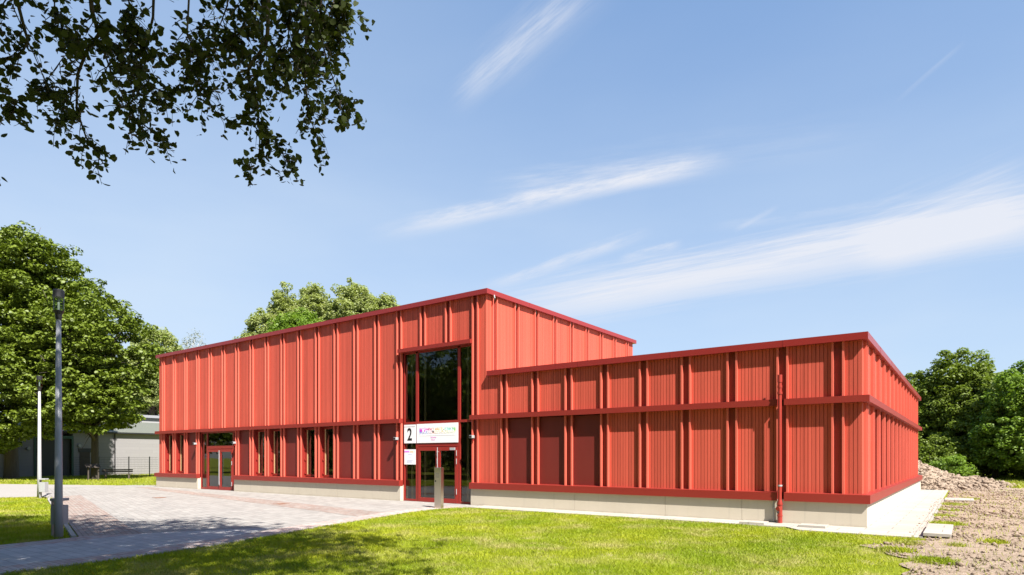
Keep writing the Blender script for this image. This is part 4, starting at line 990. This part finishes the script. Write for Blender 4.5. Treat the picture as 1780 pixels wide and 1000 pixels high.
wl = MB().box(bxX-8, bxX, 2.4, 5.0, 0, 3.55).box(bxX-8, bxX, 5.0, 22, .0, 4.1)
MB().box(bxX-9, bxX-1.0, 0.2, 2.4, 0, 3.5).box(bxX-8, bxX+.02, 5.2, 22, 0, 4.1).box(bxX-8, bxX-1.4, 2.4, 5.2, 0, 4.1).box(bxX-1, bxX+.02, .2, 2.3, 0, 3.5).build('wall', M_block, hb)
MB().quad((bxX+.35, .0, 4.05), (bxX+.35, 22.3, 4.05), (bxX-5, 22.3, 5.35), (bxX-5, .0, 5.35)).quad((bxX-5, .0, 5.35), (bxX-5, 22.3, 5.35), (bxX-10, 22.3, 4.0), (bxX-10, 0, 4.0)).build('roof', M_sheet, hb)
MB().box(bxX+.30, bxX+.38, 0, 22.3, 3.92, 4.04).build('gutter', M_black, hb)
MB().tube([(bxX+.12, 8.6, .1), (bxX+.12, 8.6, 3.95)], .05, 8).build('downpipe', M_black, hb)
fr = MB(); fr.box(bxX-.1, bxX+.08, 2.3, 2.45, 0, 3.6).box(bxX-.1, bxX+.08, 5.1, 5.25, 0, 3.6).box(bxX-.1, bxX+.08, 2.45, 5.1, 3.35, 3.6).build('gate_frame', M_green, hb)
MB().box(bxX-.3, bxX-.2, 2.45, 5.1, 0, 3.35).build('gate', mat('dark_panelling', (.06, .06, .055), .7), hb)
MB().box(bxX+.02, bxX+.07, 5.75, 6.55, .05, 2.15).build('door', mat('brown_door', (.05, .035, .025), .6), hb)
MB().box(bxX+.03, bxX+.10, 5.65, 6.65, 2.15, 2.5).build('door_canopy', M_black, hb)
for yy, zz, nm in ((1.9, 2.45, 'wall_light'), (5.7, 2.75, 'wall_light')): MB().tube([(bxX+.02, yy, zz), (bxX+.2, yy, zz)], [.18, .12], 12).build(nm, M_palepole, hb)
x, y = at(4, 50); gs = empty('green_trimmed_shed', (x, y, 0), 'grey boarded shed with dark green corner posts at the far left edge', 'shed')
MB().box(x-5, x+.1, y-4, y+.3, 0, 3.6).build('wall', M_block, gs); MB().box(x+.1, x+.2, y+.14, y+.36, 0, 3.6).box(x+.1, x+.16, y-4, y+.14, 3.35, 3.6).build('corner_post', M_green, gs)
MB().box(x-5.2, x+.5, y-4.2, y+.6, 3.6, 3.85).build('roof', M_sheet, gs)
x, y = at(262, 72); wb = empty('white_building', (x, y, 0), 'bright white building glimpsed between the grey roof and the school', 'building')
MB().box(x-9, x, y-2, y+8, 0, 6.2).build('wall', mat('white_render', (.33, .33, .34), .8), wb); MB().box(x-9.2, x+.3, y-2.2, y+8.3, 6.2, 6.5).build('roof', M_grey, wb)
# wire fence
fn = empty('wire_fence', (-56.5, 6, 0), 'thin dark wire mesh fence in front of the grey building', 'fence')
M_wire = mat('dark_green_wire', (.03, .04, .035), .5)
fa, fb = at(118, 51.2), at(275, 53.2); fwv = Vector((fb[0]-fa[0], fb[1]-fa[1], 0)); nP = 4
for i in range(nP):
    p = Vector((*fa, 0))+fwv*(i/(nP-1)) if i < nP-1 else Vector((*at(260, 53), 0))
    MB().box(p.x-.03, p.x+.03, p.y-.03, p.y+.03, 0, 1.75 if i else 1.6).build('post', M_wire, fn)
wm = MB()
for i in range(9): z = .15+i*.19; wm.tube([(fa[0], fa[1], z), (fb[0], fb[1], z)], .006, 4)
for i in range(64): p = Vector((*fa, 0))+fwv*(i/63); wm.tube([(p.x, p.y, .1), (p.x, p.y, 1.68)], .0035, 4)
wm.build('mesh_panel', M_wire, fn)
# bench and information board
M_bench = mat('weathered_bench_wood', (.07, .055, .045), .8)
bx, by = at(204, 47.5); bn = empty('park_bench', (bx, by, 0), 'dark wooden bench below the second maple', 'bench')
c_, s_ = math.cos(1.15), math.sin(1.15)
def rb(mb, x, y, a, b, e, f_, z0, z1):
    mb.prism([(x+c_*u-s_*v, y+s_*u+c_*v) for u, v in ((a, e), (b, e), (b, f_), (a, f_))], z0, z1); return mb
mb = MB(); [rb(mb, bx, by, -1.0, 1.0, -.22+i*.12, -.12+i*.12, .42, .46) for i in range(4)]; mb.build('seat', M_bench, bn)
mb = MB(); [rb(mb, bx, by, -1.0, 1.0, .24, .27, .55+i*.13, .65+i*.13) for i in range(2)]; mb.build('backrest', M_bench, bn)
for u in (-.8, .7): rb(MB(), bx, by, u, u+.1, -.2, .27, 0, .42).build('leg', M_bench, bn)
ix, iy = at(165, 45.5); ib = empty('information_board', (ix, iy, 0), 'slanted dark information board on posts beside the second maple', 'board')
MB().quad((ix-.3, iy-.45, .95), (ix-.3, iy+.5, .95), (ix-.62, iy+.5, 1.22), (ix-.62, iy-.45, 1.22)).quad((ix-.3, iy-.45, .93), (ix-.62, iy-.45, 1.20), (ix-.62, iy+.5, 1.20), (ix-.3, iy+.5, .93)).build('panel', M_bench, ib)
for yy in (-.3, .35): MB().box(ix-.50, ix-.42, iy+yy, iy+yy+.08, 0, 1.05).build('post', M_bench, ib)
